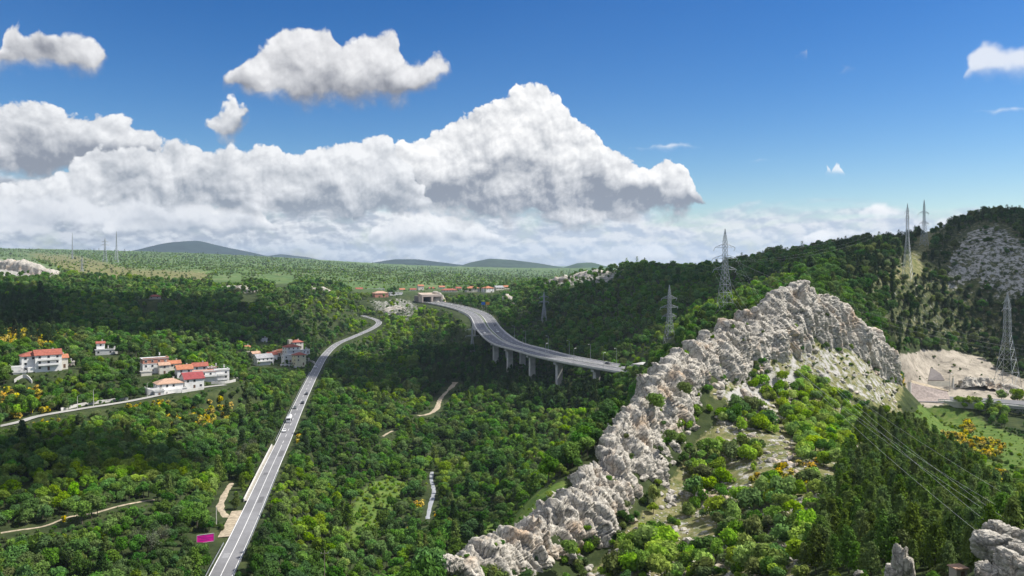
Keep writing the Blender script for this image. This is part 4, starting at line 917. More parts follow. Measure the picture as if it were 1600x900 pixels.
# ------------------------------------------------------------------ houses
M_GLASS = plain('window_glass', (0.03, 0.035, 0.045), 0.15, var=0.2, spec=0.6)
def wallmat(c): return plain('render_%02d_%02d_%02d' % tuple(int(x * 99) for x in c), c, 0.9, var=0.14, scale=0.35)
def tilemat(c): return plain('tiles_%02d_%02d_%02d' % tuple(int(x * 99) for x in c), c, 0.85, var=0.28, scale=0.8)
def house(px, py, d, w, dep, st, rot, roof, rc, wc, label, extra):
    c = W(px, py, d); far = d > 850; rz = R(rot); t = empty('house', tuple(c), rz); tag(t, label, 'house'); H = 2.9 * st; wm = wallmat(wc); x, y = w / 2, dep / 2
    if extra == 'brick':
        MB().box((0, 0, 2.9 - 0.75), (w, dep, 2 * 2.9 + 1.5)).build('wall', wallmat(WHT), t); MB().box((0, 0, 2 * 2.9 + 1.4), (w - 0.1, dep - 0.1, 2.7)).build('upper_wall', wallmat(BRK), t)['label'] = 'storey of bare red brick'
        MB().box((0, 0, 5.87), (w + 0.4, dep + 0.4, 0.25)).build('floor_slab', M_CONC2, t)
    else: MB().box((0, 0, H / 2 - 0.75), (w, dep, H + 1.5)).build('wall', wm, t)
    tm = tilemat(rc); e = 0.55; rh = min(w, dep) * (0.24 if roof == 'hip' else 0.30)
    if roof == 'hip':
        r = max(w - dep, 0) / 2 + 0.2; q = max(dep - w, 0) / 2 + 0.2
        a = [(-x - e, -y - e, H), (x + e, -y - e, H), (x + e, y + e, H), (-x - e, y + e, H)]; top = [(-r, 0, H + rh), (r, 0, H + rh)] if w >= dep else [(0, -q, H + rh), (0, q, H + rh)]
        lo = [(p[0], p[1], H - 0.22) for p in a]
        fs = [(0, 1, 5, 4), (1, 2, 5), (2, 3, 4, 5), (3, 0, 4)] if w >= dep else [(0, 1, 4), (1, 2, 5, 4), (2, 3, 5), (3, 0, 4, 5)]
        ro = MB().add(a + top + lo, fs + [(6, 7, 1, 0), (7, 8, 2, 1), (8, 9, 3, 2), (9, 6, 0, 3), (9, 8, 7, 6)]).build('roof', tm, t)
    elif roof == 'gable':
        mb = MB(); th = 0.22
        mb.add([(-x - e, -y - e, H - 0.1), (x + e, -y - e, H - 0.1), (x + e, 0, H + rh), (-x - e, 0, H + rh), (x + e, y + e, H - 0.1), (-x - e, y + e, H - 0.1)] + [(-x - e, -y - e, H - 0.1 - th), (x + e, -y - e, H - 0.1 - th), (x + e, 0, H + rh - th), (-x - e, 0, H + rh - th), (x + e, y + e, H - 0.1 - th), (-x - e, y + e, H - 0.1 - th)],
               [(0, 1, 2, 3), (3, 2, 4, 5), (7, 6, 9, 8), (8, 9, 11, 10), (0, 6, 7, 1), (5, 4, 10, 11), (1, 7, 8, 2), (2, 8, 10, 4), (6, 0, 3, 9), (9, 3, 5, 11)])
        ro = mb.build('roof', tm, t)
        MB().add([(-x, -y, H), (-x, y, H), (-x, 0, H + rh - 0.25), (x, -y, H), (x, y, H), (x, 0, H + rh - 0.25)], [(0, 2, 1), (3, 4, 5), (0, 3, 5, 2), (1, 2, 5, 4)]).build('gable', wm, t)
    else:
        ro = MB().box((0, 0, H + 0.12), (w + 0.5, dep + 0.5, 0.3)).build('roof', tm, t)
        MB().box((0, -y - 0.1, H + 0.55), (w + 0.4, 0.22, 0.6)).build('roof_parapet', wm, t); MB().box((x + 0.1, 0, H + 0.55), (0.22, dep, 0.6)).build('roof_parapet', wm, t)
    ch = MB().box((w * 0.22, dep * 0.12, H + rh * 0.6 + 0.5), (0.7, 0.7, 1.6)); ch.box((w * 0.22, dep * 0.12, H + rh * 0.6 + 1.36), (0.95, 0.95, 0.14)); ch.build('chimney', M_CONC2, ro)
    # windows: front, right and left faces
    fm = MB().box((0, 0, 0), (1.35, 0.16, 1.45)).mesh('window'); fm.materials.append(plain('window_frame', (0.6, 0.58, 0.54), 0.6)); pm = MB().box((0, -0.075, 0), (1.1, 0.05, 1.2)).mesh('pane'); pm.materials.append(M_GLASS)
    dm = MB().box((0, 0, 1.05), (1.1, 0.18, 2.1)).mesh('door'); dm.materials.append(plain('door_wood', (0.14, 0.08, 0.05), 0.7))
    faces = [(0, -y, 0, w), (x, 0, math.pi / 2, dep), (-x, 0, -math.pi / 2, dep)]
    rg = random.Random(int(px * 7 + py))
    for (fx, fy, a, L) in faces:
        nw = max(1, int(L / (3.4 if not far else 4.5)))
        for s in range(st):
            for k in range(nw):
                if rg.random() < 0.18: continue
                u = (k + 0.5) / nw * L - L / 2; ox, oy = math.cos(a) * u, math.sin(a) * u
                if s == 0 and k == nw // 2 and a == 0 and not far:
                    o = link('door', dm, None, t, (fx + ox, fy + oy, 0)); o.rotation_euler = (0, 0, a)
                    continue
                o = link('window', fm, None, t, (fx + ox, fy + oy, s * 2.9 + 1.6)); o.rotation_euler = (0, 0, a)
                link('pane', pm, None, o)
    if extra == 'balcony':
        for s in range(1, st):
            b = MB().box((0, -y - 0.8, s * 2.9), (w * 0.8, 1.6, 0.18)); b.box((0, -y - 1.55, s * 2.9 + 0.55), (w * 0.8, 0.1, 0.95)); b.build('balcony', wallmat(WHT), t)
    if extra == 'terrace':
        MB().box((-x - 2.6, -1.0, 1.2), (5.0, dep, 3.6)).build('terrace', wallmat(LGR), t); b = MB().box((-x - 2.6, -1 - dep / 2, 3.5), (5.0, 0.15, 0.9)); b.box((-x - 5.05, -1, 3.5), (0.15, dep, 0.9)); b.build('terrace_rail', wallmat(WHT), t)
        MB().box((1, -y - 1.2, 1.3), (w * 0.7, 2.4, 2.8)).build('porch', wallmat(WHT), t)
    if extra == 'turret':
        b = MB().box((-x - 1.2, 0, 3.8), (3.4, 3.4, 8.6)); b.build('turret', wallmat(STN), t)
    for u in np.linspace(-0.6, 0.6, 9):
        for v in np.linspace(0.1 if not far else 0.0, H + rh * 0.8, 7): protect(np.array([(c[0] + u * w, c[1] - dep * 0.3, c[2] + v)]), 1)
for hs_ in HOUSES: house(*hs_)
# garden and terrace walls by the hamlets
for pts, lab in (([(232,602,472),(250,606,468),(262,622,458)], 'white garden wall left of the tan roofed house'), ([(284,622,462),(300,617,468),(318,610,474)], 'pale boundary wall along the lane in front of the crimson roof'), ([(22,604,428),(38,602,432),(50,604,430)], 'grey terrace wall below the leftmost house'), ([(330,604,495),(350,605,498),(368,603,505)], 'pale garden wall under the stepped white house'), ([(438,578,660),(452,574,664),(466,577,662)], 'pale retaining wall beneath the roadside hamlet'), ([(476,560,700),(484,556,705),(492,562,690)], 'low pale wall right of the roadside hamlet'), ([(95,642,405),(130,634,420),(200,622,440)], 'rough stone wall on the uphill side of the lane')):
    p_ = spline([W(*q) for q in pts], 2.0); p_[:, 2] = height(p_[:, 0], p_[:, 1]) - 0.3
    tag(sweep('garden_wall', p_, [(-0.2, 0), (-0.2, 1.9), (0.2, 1.9), (0.2, 0)], M_CONC2), lab, 'wall'); protect(p_ + np.array((0, 0, 1.4)))
# stone hut at the bottom
def hut():
    c = W(1497, 900, 98); t = empty('stone_hut', tuple(c), 0.2); tag(t, 'tiny stone hut with a tan roof near the boulders at the bottom', 'hut')
    MB().box((0, 0, 0.3), (1.5, 1.3, 1.5)).build('wall', wallmat(STN), t); MB().box((0, 0, 1.12), (1.8, 1.6, 0.16)).build('roof', tilemat(TAN), t); MB().box((0.1, -0.66, 0.35), (0.5, 0.06, 0.9)).build('door', plain('door_wood', (0.14, 0.08, 0.05)), t)
    MB().box((0.1, -0.7, 0.35), (0.06, 0.06, 0.06)).build('door_handle', M_STEEL, t)
    protect(np.array([W(x, y, 97) for x in range(1486, 1510, 2) for y in range(880, 902, 2)]))
hut()

# ------------------------------------------------------------------ pylons and masts
def pylon(px, top, base, d, arms, label, cat='pylon', width=0.16, k=1.0, waist=0.55, group=None, z0=None, rz=0.3, mr=1.0):
    B = W(px, base, d); zg = height([B[0]], [B[1]])[0]; ztop = -(top - HY) / F * d; H = ztop - zg
    M = plain('pylon_steel', (0.36, 0.385, 0.40), 0.5, 0.35, var=0.12, scale=1.0)
    t = empty('pylon' if cat == 'pylon' else 'lattice_mast', (B[0], B[1], zg), rz); tag(t, label, cat, group)
    wb = H * width * 0.5; ww = wb * 0.30; r = max(0.07, 0.00021 * d) * mr
    def hw(z): return wb + (ww - wb) * min(1, z / (H * waist)) if z < H * waist else ww + (ww * 0.75 - ww) * (z - H * waist) / (H * (0.86 - waist)) if z < H * 0.86 else max(0.05, ww * 0.75 * (1 - (z - H * 0.86) / (H * 0.14)))
    lv = [0.0]; 
    while lv[-1] < H * 0.985: lv.append(min(H, lv[-1] + max(1.6, 1.55 * hw(lv[-1]) * 2 * (0.55 if lv[-1] < H * waist else 0.8))))
    cs = [(-1, -1), (1, -1), (1, 1), (-1, 1)]
    legs = [MB() for _ in range(4)]; br = MB()
    for a, b in zip(lv[:-1], lv[1:]):
        ha, hb = hw(a), hw(b)
        for i in range(4):
            legs[i].bar((cs[i][0] * ha, cs[i][1] * ha, a - (1.0 if a == 0 else 0)), (cs[i][0] * hb, cs[i][1] * hb, b), r * 1.25, 4)
            j = (i + 1) % 4
            br.bar((cs[i][0] * ha, cs[i][1] * ha, a), (cs[j][0] * hb, cs[j][1] * hb, b), r * 0.8, 3); br.bar((cs[j][0] * ha, cs[j][1] * ha, a), (cs[i][0] * hb, cs[i][1] * hb, b), r * 0.8, 3)
            if b < H * 0.97: br.bar((cs[i][0] * hb, cs[i][1] * hb, b), (cs[j][0] * hb, cs[j][1] * hb, b), r * 0.7, 3)
    for l in legs: l.build('leg', M, t)
    br.build('bracing', M, t); tips = []
    for (ay, half) in arms:
        z = -(ay - HY) / F * d - zg; L = half / F * d; h0 = hw(z)
        for s in (-1, 1):
            mb = MB()
            for q in (-1, 1):
                mb.bar((s * h0, q * h0, z), (s * L, 0, z + 0.0), r, 3); mb.bar((s * h0, q * h0, z + H * 0.045), (s * L, 0, z + 0.1), r, 3)
            for u in (0.3, 0.6): mb.bar((s * (h0 + (L - h0) * u), -h0 * (1 - u), z), (s * (h0 + (L - h0) * u), h0 * (1 - u), z), r * .8, 3); mb.bar((s * (h0 + (L - h0) * u), 0, z), (s * (h0 + (L - h0) * (u - 0.25)), 0, z + H * 0.045 * (1.2 - u)), r * .8, 3)
            mb.build('cross_arm', M, t)
            ins = MB().tube([(s * L, 0, z), (s * (L + 0.1), 0.5, z - 0.9), (s * L, 1.4, z - 1.7)], max(0.12, r), 5).build('insulator', plain('insulator', (0.62, 0.64, 0.63), 0.3), t)
            ca, sa = math.cos(rz), math.sin(rz); tips.append(np.array((B[0] + s * L * ca, B[1] + s * L * sa, zg + z - 1.7)))
    for u in np.linspace(0, H, 30): protect(np.array([(B[0] + q, B[1], zg + max(u, 3)) for q in (-wb * .7, 0, wb * .7)]), 1)
    return t, tips
_, T1 = pylon(1133, 357, 484, 416, [(387, 18), (404, 22), (421, 20)], 'tallest steel pylon standing behind the crest of the limestone fin')
_, T2 = pylon(1046, 445, 522, 530, [(466, 13), (480, 15), (494, 12)], 'small steel pylon on the shaded hillside left of the tallest pylon')
_, T3 = pylon(850, 456, 504, 820, [(464, 7), (472, 8)], 'faint pylon half way up the dark hill above the motorway')
_, T4 = pylon(738, 509, 552, 770, [(515, 10), (525, 11)], 'pylon in the dark wood left of the motorway bend')
_, T5 = pylon(1574, 457, 566, 492, [(470, 9), (482, 13)], 'bright lattice pylon in front of the dark pines at right edge', width=0.2, rz=0.6)
_, T6 = pylon(1418, 318, 420, 570, [(330, 7), (341, 8)], 'left one of two pylons on the right hill crest', rz=0.8, width=0.11, mr=0.7)
_, T7 = pylon(1444, 312, 392, 640, [(333, 12), (349, 11)], 'right one of two pylons on the right hill crest', rz=0.5, width=0.13, mr=0.75)
pylon(164, 371, 396, 2600, [(378, 5), (383, 6)], 'distant pylon between two masts on the left skyline', mr=0.6)
pylon(182, 361, 396, 2600, [], 'distant lattice mast, taller of two on the left skyline', 'mast', 0.10, mr=0.6)
pylon(113, 364, 396, 2900, [], 'distant thin lattice mast, leftmost on the skyline', 'mast', 0.05, mr=0.6)
pylon(128, 402, 432, 1500, [(408, 4), (413, 4)], 'pale faint pylon on the dry slope behind the left outcrop', mr=0.6)
def wire(a, b, sag, r, label, group):
    a = np.array(a, float); b = np.array(b, float); n = 28; t = np.linspace(0, 1, n)[:, None]; P = a * (1 - t) + b * t; P[:, 2] -= (4 * sag * t * (1 - t))[:, 0]
    o = MB().tube(P - P[0], r, 4).build('power_line', plain('aluminium_wire', (0.55, 0.55, 0.52), 0.4, 0.5), None, tuple(P[0])); tag(o, label, 'power line', group)
near_ends = [(1536,838,92),(1545,818,95),(1556,808,98),(1572,812,99),(1596,812,101),(1640,812,104)]
for i_, q_ in enumerate(near_ends):
    wire(T1[i_], W(*q_), 9.0, 0.013, 'thin power line slanting over the pines from the tallest pylon', 'power lines above the pine slope')
for i_ in range(6): wire(T1[i_], W(1700 + 30 * i_, 560 + 14 * (i_ // 2), 300), 8.0, 0.018, 'thin power line crossing the dark hill right of the tallest pylon', 'power lines across the dark hill')
for i_ in range(4): wire(T6[i_ % len(T6)], T1[i_], 7.0, 0.018, 'faint power line between the hill crest and the tallest pylon', 'power lines down from the crest')
# ------------------------------------------------------------------ wooden and lane poles
def pole(px, base, d, h, label, cross=True, lampy=False):
    P = W(px, base, d); P[2] = height([P[0]], [P[1]])[0]; t = empty('utility_pole', tuple(P), 0.1); tag(t, label, 'utility pole')
    MB().bar((0, 0, -0.5), (0, 0, h), 0.16 if d < 300 else 0.13, 7, 0.11).build('post', M_WOOD if cross else M_CONC2, t)
    if cross:
        MB().box((0, 0, h - 0.9), (2.6, 0.14, 0.16)).build('crossbar', M_WOOD, t)
        for x in (-1.1, 0.0, 1.1): MB().bar((x, 0, h - 0.82), (x, 0, h - 0.45), 0.08, 6).build('insulator', plain('insulator', (0.62, 0.64, 0.63), 0.3), t)
    if lampy: MB().tube([(0, 0, h), (0.3, 0, h + 0.3), (1.0, 0, h + 0.4)], 0.06, 5).build('lamp_arm', M_STEEL, t)
    protect(np.array([P + np.array((0, 0, z)) for z in np.linspace(2, h, 20)]), 0)
pole(507, 925, 262, 11.5, 'wooden utility pole with a crossbar at the bottom edge')
pole(121, 641, 411, 6.5, 'short lamp post by the lane, left of two close together', False, True)
pole(146, 634, 418, 8.8, 'taller lamp post by the lane, right of two close together', False, True)
pole(230, 620, 446, 8.0, 'lamp post by the lane near the tan roofed house', False, True)
pole(338, 815, 277, 6.0, 'thin bare post standing by the roadside track', False)
# ------------------------------------------------------------------ hoarding and signs
HOARD = W(321, 850, 258)
def hoarding():
    k = W(321, 850, 258); P = k.copy(); P[2] = height([P[0]], [P[1]])[0]; zc = -(841 - HY) / F * 258; t = empty('billboard', tuple(P), 0.45); tag(t, 'magenta advertising hoarding on posts beside the road', 'billboard')
    zr = zc - P[2]; w, h = 5.2, 2.5
    MG = plain('magenta_poster', (0.78, 0.015, 0.36), 0.5, var=0.06, scale=0.5)
    MB().box((0, 0, zr), (w, 0.12, h)).build('board', MG, t); fr = MB(); 
    for s in (-1, 1): fr.box((s * w / 2, -0.02, zr), (0.1, 0.2, h + 0.1))
    fr.box((0, -0.02, zr + h / 2), (w, 0.2, 0.1)); fr.box((0, -0.02, zr - h / 2), (w, 0.2, 0.1)); fr.build('frame', plain('poster_frame', (0.55, 0.50, 0.52), 0.5), t)
    lt = plain('poster_print', (0.40, 0.02, 0.30), 0.5)
    for (x, z, lw) in ((-0.9, 0.55, 2.4), (0.4, 0.05, 3.4), (-0.3, -0.5, 3.0)): MB().box((x, -0.075, zr + z), (lw, 0.02, 0.16)).build('print_line', lt, t)
    for x in (-1.7, 1.7): MB().bar((x, 0.12, -0.5), (x, 0.12, zr + h / 2), 0.09, 6).build('post', M_STEEL, t)
    protect(np.array([(P[0] + x, P[1], P[2] + z) for x in np.linspace(-2.7, 2.7, 14) for z in np.linspace(zr - 1.4, zr + 1.4, 8)]))
hoarding()
def roadsign():
    P = W(324, 884, 240); P[2] = height([P[0]], [P[1]])[0]; t = empty('warning_sign', tuple(P)); tag(t, 'small triangular warning sign seen from behind near the hoarding', 'sign')
    MB().bar((0, 0, -0.3), (0, 0, 3.4), 0.05, 6).build('post', M_STEEL, t); MB().add([(-.55, 0, 2.4), (.55, 0, 2.4), (0, 0, 3.4), (-.55, 0.04, 2.4), (.55, 0.04, 2.4), (0, 0.04, 3.4)], [(0, 1, 2), (5, 4, 3), (0, 3, 4, 1), (1, 4, 5, 2), (2, 5, 3, 0)]).build('plate', M_STEEL, t)
    protect(np.array([P + np.array((0, 0, z)) for z in np.linspace(1, 3.4, 8)]))
roadsign()
for px_, c_, lab in ((735, (0.02, 0.12, 0.45), 'blue motorway direction sign beside the bend'), (742, (0.65, 0.28, 0.02), 'orange direction sign right of the blue motorway sign')):
    P = W(px_ + 20, 478, 1000); P[2] = height([P[0]], [P[1]])[0]; t = empty('road_sign', tuple(P)); tag(t, lab, 'sign'); zc = -(474 - HY) / F * 1000 - P[2]; zc = max(zc, 4.0)
    MB().box((0, 0, zc), (4.6, 0.12, 3.4)).build('panel', plain('sign_' + lab[:4].strip(), c_, 0.5), t)
    for x in (-1.4, 1.4): MB().bar((x, 0.1, -0.5), (x, 0.1, zc), 0.1, 5).build('post', M_STEEL, t)
    protect(np.array([P + np.array((x, 0, zc + z)) for x in (-2, 0, 2) for z in (-1.5, 0, 1.5)]))

# ------------------------------------------------------------------ vehicles
def car_meshes():
    prof = [(-2.1, 0.35), (-2.15, 0.75), (-2.0, 0.95), (-1.35, 1.02), (-0.75, 1.45), (0.75, 1.48), (1.45, 1.05), (2.0, 0.92), (2.15, 0.65), (2.1, 0.35)]
    def shell(pr, hw, inset=0.0):
        mb = MB(); n = len(pr); vs = []
        for s in (-1, 1):
            for x, z in pr: vs.append((x, s * (hw - (0.16 if z > 1.2 else 0)), z))
        fs = [(k, (k + 1) % n, n + (k + 1) % n, n + k) for k in range(n)] + [tuple(range(n))[::-1], tuple(range(n, 2 * n))]
        return mb.add(vs, fs)
    body = shell(prof, 0.88).mesh('body'); gl = MB()
    for s in (-1, 1): gl.add([(-1.15, s * 0.885, 1.05), (1.2, s * 0.885, 1.05), (0.7, s * 0.74, 1.42), (-0.72, s * 0.74, 1.40)], [(0, 1, 2, 3)])
    gl.add([(0.82, -0.68, 1.46), (0.82, 0.68, 1.46), (1.42, 0.78, 1.09), (1.42, -0.78, 1.09)], [(0, 1, 2, 3)]); gl.add([(-0.82, -0.68, 1.44), (-0.82, 0.68, 1.44), (-1.36, 0.78, 1.06), (-1.36, -0.78, 1.06)], [(0, 1, 2, 3)])
    tyre = MB().bar((0, -0.11, 0), (0, 0.11, 0), 0.32, 12).mesh('tyre'); rim = MB().bar((0, -0.12, 0), (0, 0.12, 0), 0.19, 8).mesh('rim'); lamp = MB().box((0, 0, 0), (0.08, 0.35, 0.16)).mesh('headlight')
    tyre.materials.append(plain('tyre_rubber', (0.02, 0.02, 0.02))); rim.materials.append(M_STEEL); lamp.materials.append(plain('lamp_glass', (0.8, 0.8, 0.78), 0.2)); g = gl.mesh('glass'); g.materials.append(M_GLASS)
    return body, g, tyre, rim, lamp
CARM = car_meshes()
def path_pt(path, d, off):
    k = int(np.argmin(abs(path[:, 1] - d))); n = frame_of(path)[k]; tn = path[min(k + 1, len(path) - 1)] - path[max(k - 1, 0)]; return path[k] + n * off + np.array((0, 0, 0.05)), math.atan2(tn[1], tn[0])
def car(path, d, off, flip, col, label, kind='car'):
    P, rz = path_pt(path, d, off); t = empty(kind, tuple(P), rz + (math.pi if flip else 0)); tag(t, label, kind)
    m = plain('paint_%02d%02d%02d' % tuple(int(c * 99) for c in col), col, 0.3, var=0.03, spec=0.6); body, g, ty, ri, la = CARM; sc = (1.15, 1.05, 1.35) if kind == 'van' else (1, 1, 1)
    b = bpy.data.objects.new('body', body); COL.objects.link(b); b.parent = t; b.scale = sc
    if not body.materials: body.materials.append(m)
    b.material_slots[0].link = 'OBJECT'; b.material_slots[0].material = m
    o = link('glass', g, None, b)
    for x in (-1.35, 1.35):
        for y in (-0.82, 0.82):
            w_ = link('wheel', ty, None, t, (x * sc[0], y * sc[1], 0.32)); link('rim', ri, None, w_)
    for y in (-0.55, 0.55): link('headlight', la, None, t, (2.12 * sc[0], y, 0.72 * sc[2]))
    protect(np.array([P + np.array((x, 0, z)) for x in (-1, 0, 1) for z in (0.5, 1.3)]))
SIL, BLK, WHI = (0.62, 0.63, 0.64), (0.025, 0.027, 0.03), (0.78, 0.78, 0.78)
car(ROAD, 425, -1.7, True, WHI, 'white hatchback just in front of the tanker lorry on the valley road')
car(ROAD, 508, 1.7, False, BLK, 'dark car right behind the tanker lorry on the valley road')
car(ROAD, 492, -1.7, True, (0.10, 0.12, 0.12), 'dark green estate car alongside the black car on the valley road')
car(ROAD, 538, 1.7, False, (0.05, 0.05, 0.055), 'last dark car of the row in the roadside shade')
car(ROAD, 668, -1.7, True, WHI, 'white car coming down the valley road below the roadside hamlet')
car(HWAY, 752, 8.6, True, WHI, 'white car on the near carriageway of the motorway bend')
car(HWAY, 760, -5.0, False, WHI, 'white van on the far carriageway of the motorway bend', 'van')
car(HWAY, 820, -8.0, False, BLK, 'black car on the far carriageway ahead of the white van')
car(HWAY, 1100, -5.0, False, SIL, 'silver car coming out of the tunnel')
car(HWAY, 562, -8.0, False, BLK, 'black car on the far carriageway at the viaduct end')
def tanker():
    P, rz = path_pt(ROAD, 452, -1.6); t = empty('tanker_lorry', tuple(P), rz + math.pi); tag(t, 'white tanker lorry driving down the valley road', 'lorry'); wm = plain('paint_787878', WHI, 0.3)
    b = MB().box((4.2, 0, 1.75), (2.0, 2.4, 2.5)); b.box((3.6, 0, 3.1), (1.2, 2.2, 0.5)); b.build('cab', wm, t); MB().box((5.22, 0, 2.2), (0.06, 2.1, 0.9)).build('windscreen', M_GLASS, t)
    q = MB().bar((-5.0, 0, 2.15), (2.9, 0, 2.15), 1.28, 14); q.bar((-5.3, 0, 2.15), (-5.0, 0, 2.15), 0.9, 14, 1.28); q.build('tank', wm, t, smooth=False); MB().box((-0.8, 0, 0.85), (11, 1.2, 0.35)).build('chassis', plain('chassis', (0.05, 0.05, 0.05)), t)
    MB().box((-1, 0, 3.45), (7, 0.6, 0.1)).build('walkway', M_STEEL, t)
    for x in (4.0, -2.6, -3.8):
        for y in (-1.05, 1.05): w_ = MB().bar((0, -0.16, 0), (0, 0.16, 0), 0.5, 12).build('wheel', plain('tyre_rubber', (0.02, 0.02, 0.02)), t, (x, y, 0.5)); MB().bar((0, -0.17, 0), (0, 0.17, 0), 0.28, 8).build('rim', M_STEEL, w_)
    for y in (-0.85, 0.85): MB().box((5.22, y, 0.95), (0.08, 0.35, 0.2)).build('headlight', plain('lamp_glass', (0.8, 0.8, 0.78), 0.2), t)
    protect(np.array([P + np.array((x, y, z)) for x in (-1.2, 0, 1.2) for y in (-4, 0, 4) for z in (1, 3)]))
tanker()

# ------------------------------------------------------------------ far hills
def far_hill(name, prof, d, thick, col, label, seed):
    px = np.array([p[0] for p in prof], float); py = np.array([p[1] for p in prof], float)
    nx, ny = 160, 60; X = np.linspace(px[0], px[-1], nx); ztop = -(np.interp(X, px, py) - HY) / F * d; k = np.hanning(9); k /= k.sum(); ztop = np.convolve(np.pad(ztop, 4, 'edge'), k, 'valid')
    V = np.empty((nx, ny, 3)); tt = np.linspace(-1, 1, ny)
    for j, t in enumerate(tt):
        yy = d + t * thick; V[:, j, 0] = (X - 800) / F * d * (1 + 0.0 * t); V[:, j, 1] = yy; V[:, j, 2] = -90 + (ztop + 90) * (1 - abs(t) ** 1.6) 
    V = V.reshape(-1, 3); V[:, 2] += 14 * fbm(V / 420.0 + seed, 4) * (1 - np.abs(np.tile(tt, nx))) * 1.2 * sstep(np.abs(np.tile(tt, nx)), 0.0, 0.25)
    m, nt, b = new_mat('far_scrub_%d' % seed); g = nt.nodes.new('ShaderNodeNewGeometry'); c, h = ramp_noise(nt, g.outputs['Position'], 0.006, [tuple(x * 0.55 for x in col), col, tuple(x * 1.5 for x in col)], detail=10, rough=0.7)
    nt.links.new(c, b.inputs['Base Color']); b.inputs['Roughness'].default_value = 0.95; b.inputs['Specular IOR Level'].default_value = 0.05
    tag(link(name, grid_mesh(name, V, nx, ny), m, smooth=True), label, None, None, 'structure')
far_hill('hill', [(120,412),(200,398),(232,391),(262,383),(288,377),(310,376),(345,385),(400,397),(460,408),(520,418)], 9000, 1800, (0.020, 0.032, 0.026), 'blue cone shaped mountain on the left horizon', 1)  # cloud shadow over this mountain is put into its darkened base colour
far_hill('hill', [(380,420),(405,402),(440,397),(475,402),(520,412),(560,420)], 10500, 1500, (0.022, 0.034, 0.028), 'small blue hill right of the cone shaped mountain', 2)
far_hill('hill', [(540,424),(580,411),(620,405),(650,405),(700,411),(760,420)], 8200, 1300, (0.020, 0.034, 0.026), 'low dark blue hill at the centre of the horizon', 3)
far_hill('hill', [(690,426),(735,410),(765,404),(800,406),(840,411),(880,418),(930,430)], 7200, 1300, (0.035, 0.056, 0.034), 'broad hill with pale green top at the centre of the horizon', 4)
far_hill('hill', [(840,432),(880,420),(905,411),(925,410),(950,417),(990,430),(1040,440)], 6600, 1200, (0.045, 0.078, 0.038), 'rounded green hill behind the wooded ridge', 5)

# ================================================================== vegetation
BARK = plain('bark', (0.10, 0.085, 0.065), 0.95, var=0.3, scale=3.0)
TONE = {'lime': leaf_mat('leaf_lime', (0.26, 0.40, 0.042)), 'bright': leaf_mat('leaf_bright', (0.20, 0.325, 0.028)), 'mid': leaf_mat('leaf_mid', (0.105, 0.215, 0.034)), 'dark': leaf_mat('leaf_dark', (0.066, 0.145, 0.028)), 'olive': leaf_mat('leaf_olive', (0.13, 0.18, 0.05)),
        'pine': leaf_mat('pine_needles', (0.105, 0.175, 0.030), trans=0.2), 'pinedark': leaf_mat('pine_needles_dark', (0.040, 0.072, 0.022), trans=0.2), 'broom': leaf_mat('broom_leaf', (0.07, 0.115, 0.02), c2=(0.85, 0.68, 0.03)), 'grey': leaf_mat('grey_leaf', (0.125, 0.145, 0.085))}
def leaf_mesh(name, pos, nrm, size, rg, asp=0.62, upright=0.0):
    n = len(pos); nrm = nrm + rg.normal(scale=0.55, size=(n, 3)); nrm /= np.linalg.norm(nrm, axis=1)[:, None] + 1e-9
    t = rg.normal(size=(n, 3)); t[:, 2] += upright * 3; t -= nrm * (t * nrm).sum(1)[:, None]; t /= np.linalg.norm(t, axis=1)[:, None] + 1e-9; b = np.cross(nrm, t)
    s = size[:, None]; a = asp
    V = np.stack([pos - t * s - b * s * a * 0.3, pos - b * s * a, pos + t * s + nrm * s * 0.15, pos + b * s * a], 1).reshape(-1, 3)
    return V, np.arange(4 * n).reshape(n, 4)
def crown_broad(seed, n=1100, H=7.0, rad=2.7, zc=4.3, nl=9, ls=(0.22, 0.42), flat=0.85):
    rg = np.random.default_rng(seed); pos = []; nr = []
    C = rg.normal(size=(nl, 3)); C /= np.linalg.norm(C, axis=1)[:, None]; C *= rg.uniform(0.30, 0.80, (nl, 1)) * rad; C[:, 2] = C[:, 2] * 0.75 + zc; C[0] = (0, 0, zc + 0.35 * rad)
    rr = rg.uniform(0.34, 0.62, nl) * rad
    for c, r in zip(C, rr):
        m = int(n / nl); u = rg.normal(size=(m, 3)); u[:, 2] += 0.35; u /= np.linalg.norm(u, axis=1)[:, None]
        k = rg.uniform(0.62, 1.06, m)[:, None]; p = c + u * r * k * np.array((1, 1, flat)); pos.append(p); nr.append(u)
    pos = np.vstack(pos); nr = np.vstack(nr); keep = pos[:, 2] > 0.15 * H * (zc > 2); pos = pos[keep]; nr = nr[keep]
    return leaf_mesh('crown', pos, nr, rg.uniform(*ls, len(pos)), rg)
def crown_pine(seed, n=1100, H=9.0, rad=2.2):
    rg = np.random.default_rng(seed); pos = []; nr = []; nb = 34
    for k in range(nb):
        h = (0.16 + 0.84 * (k + rg.random()) / nb); a = k * 2.4 + rg.normal() * 0.3; L = rad * (1.02 - h) ** 0.62 * rg.uniform(0.75, 1.15) + 0.18; m = int(n / nb); u = rg.beta(2.2, 1.1, m)
        d = np.array((math.cos(a), math.sin(a), 0)); c = d * (u * L)[:, None] + np.array((0, 0, 1)) * (h * H + u * L * 0.30)[:, None]; j = rg.normal(scale=0.20 + 0.10 * L, size=(m, 3)); j[:, 2] *= 0.8; c = c + j; pos.append(c); q = np.tile(d * 0.6 + np.array((0, 0, 0.75)), (m, 1)) + j; nr.append(q)
    pos = np.vstack(pos); nr = np.vstack(nr); nr /= np.linalg.norm(nr, axis=1)[:, None]
    return leaf_mesh('crown', pos, nr, rg.uniform(0.22, 0.40, len(pos)), rg, 0.45, 0.6)
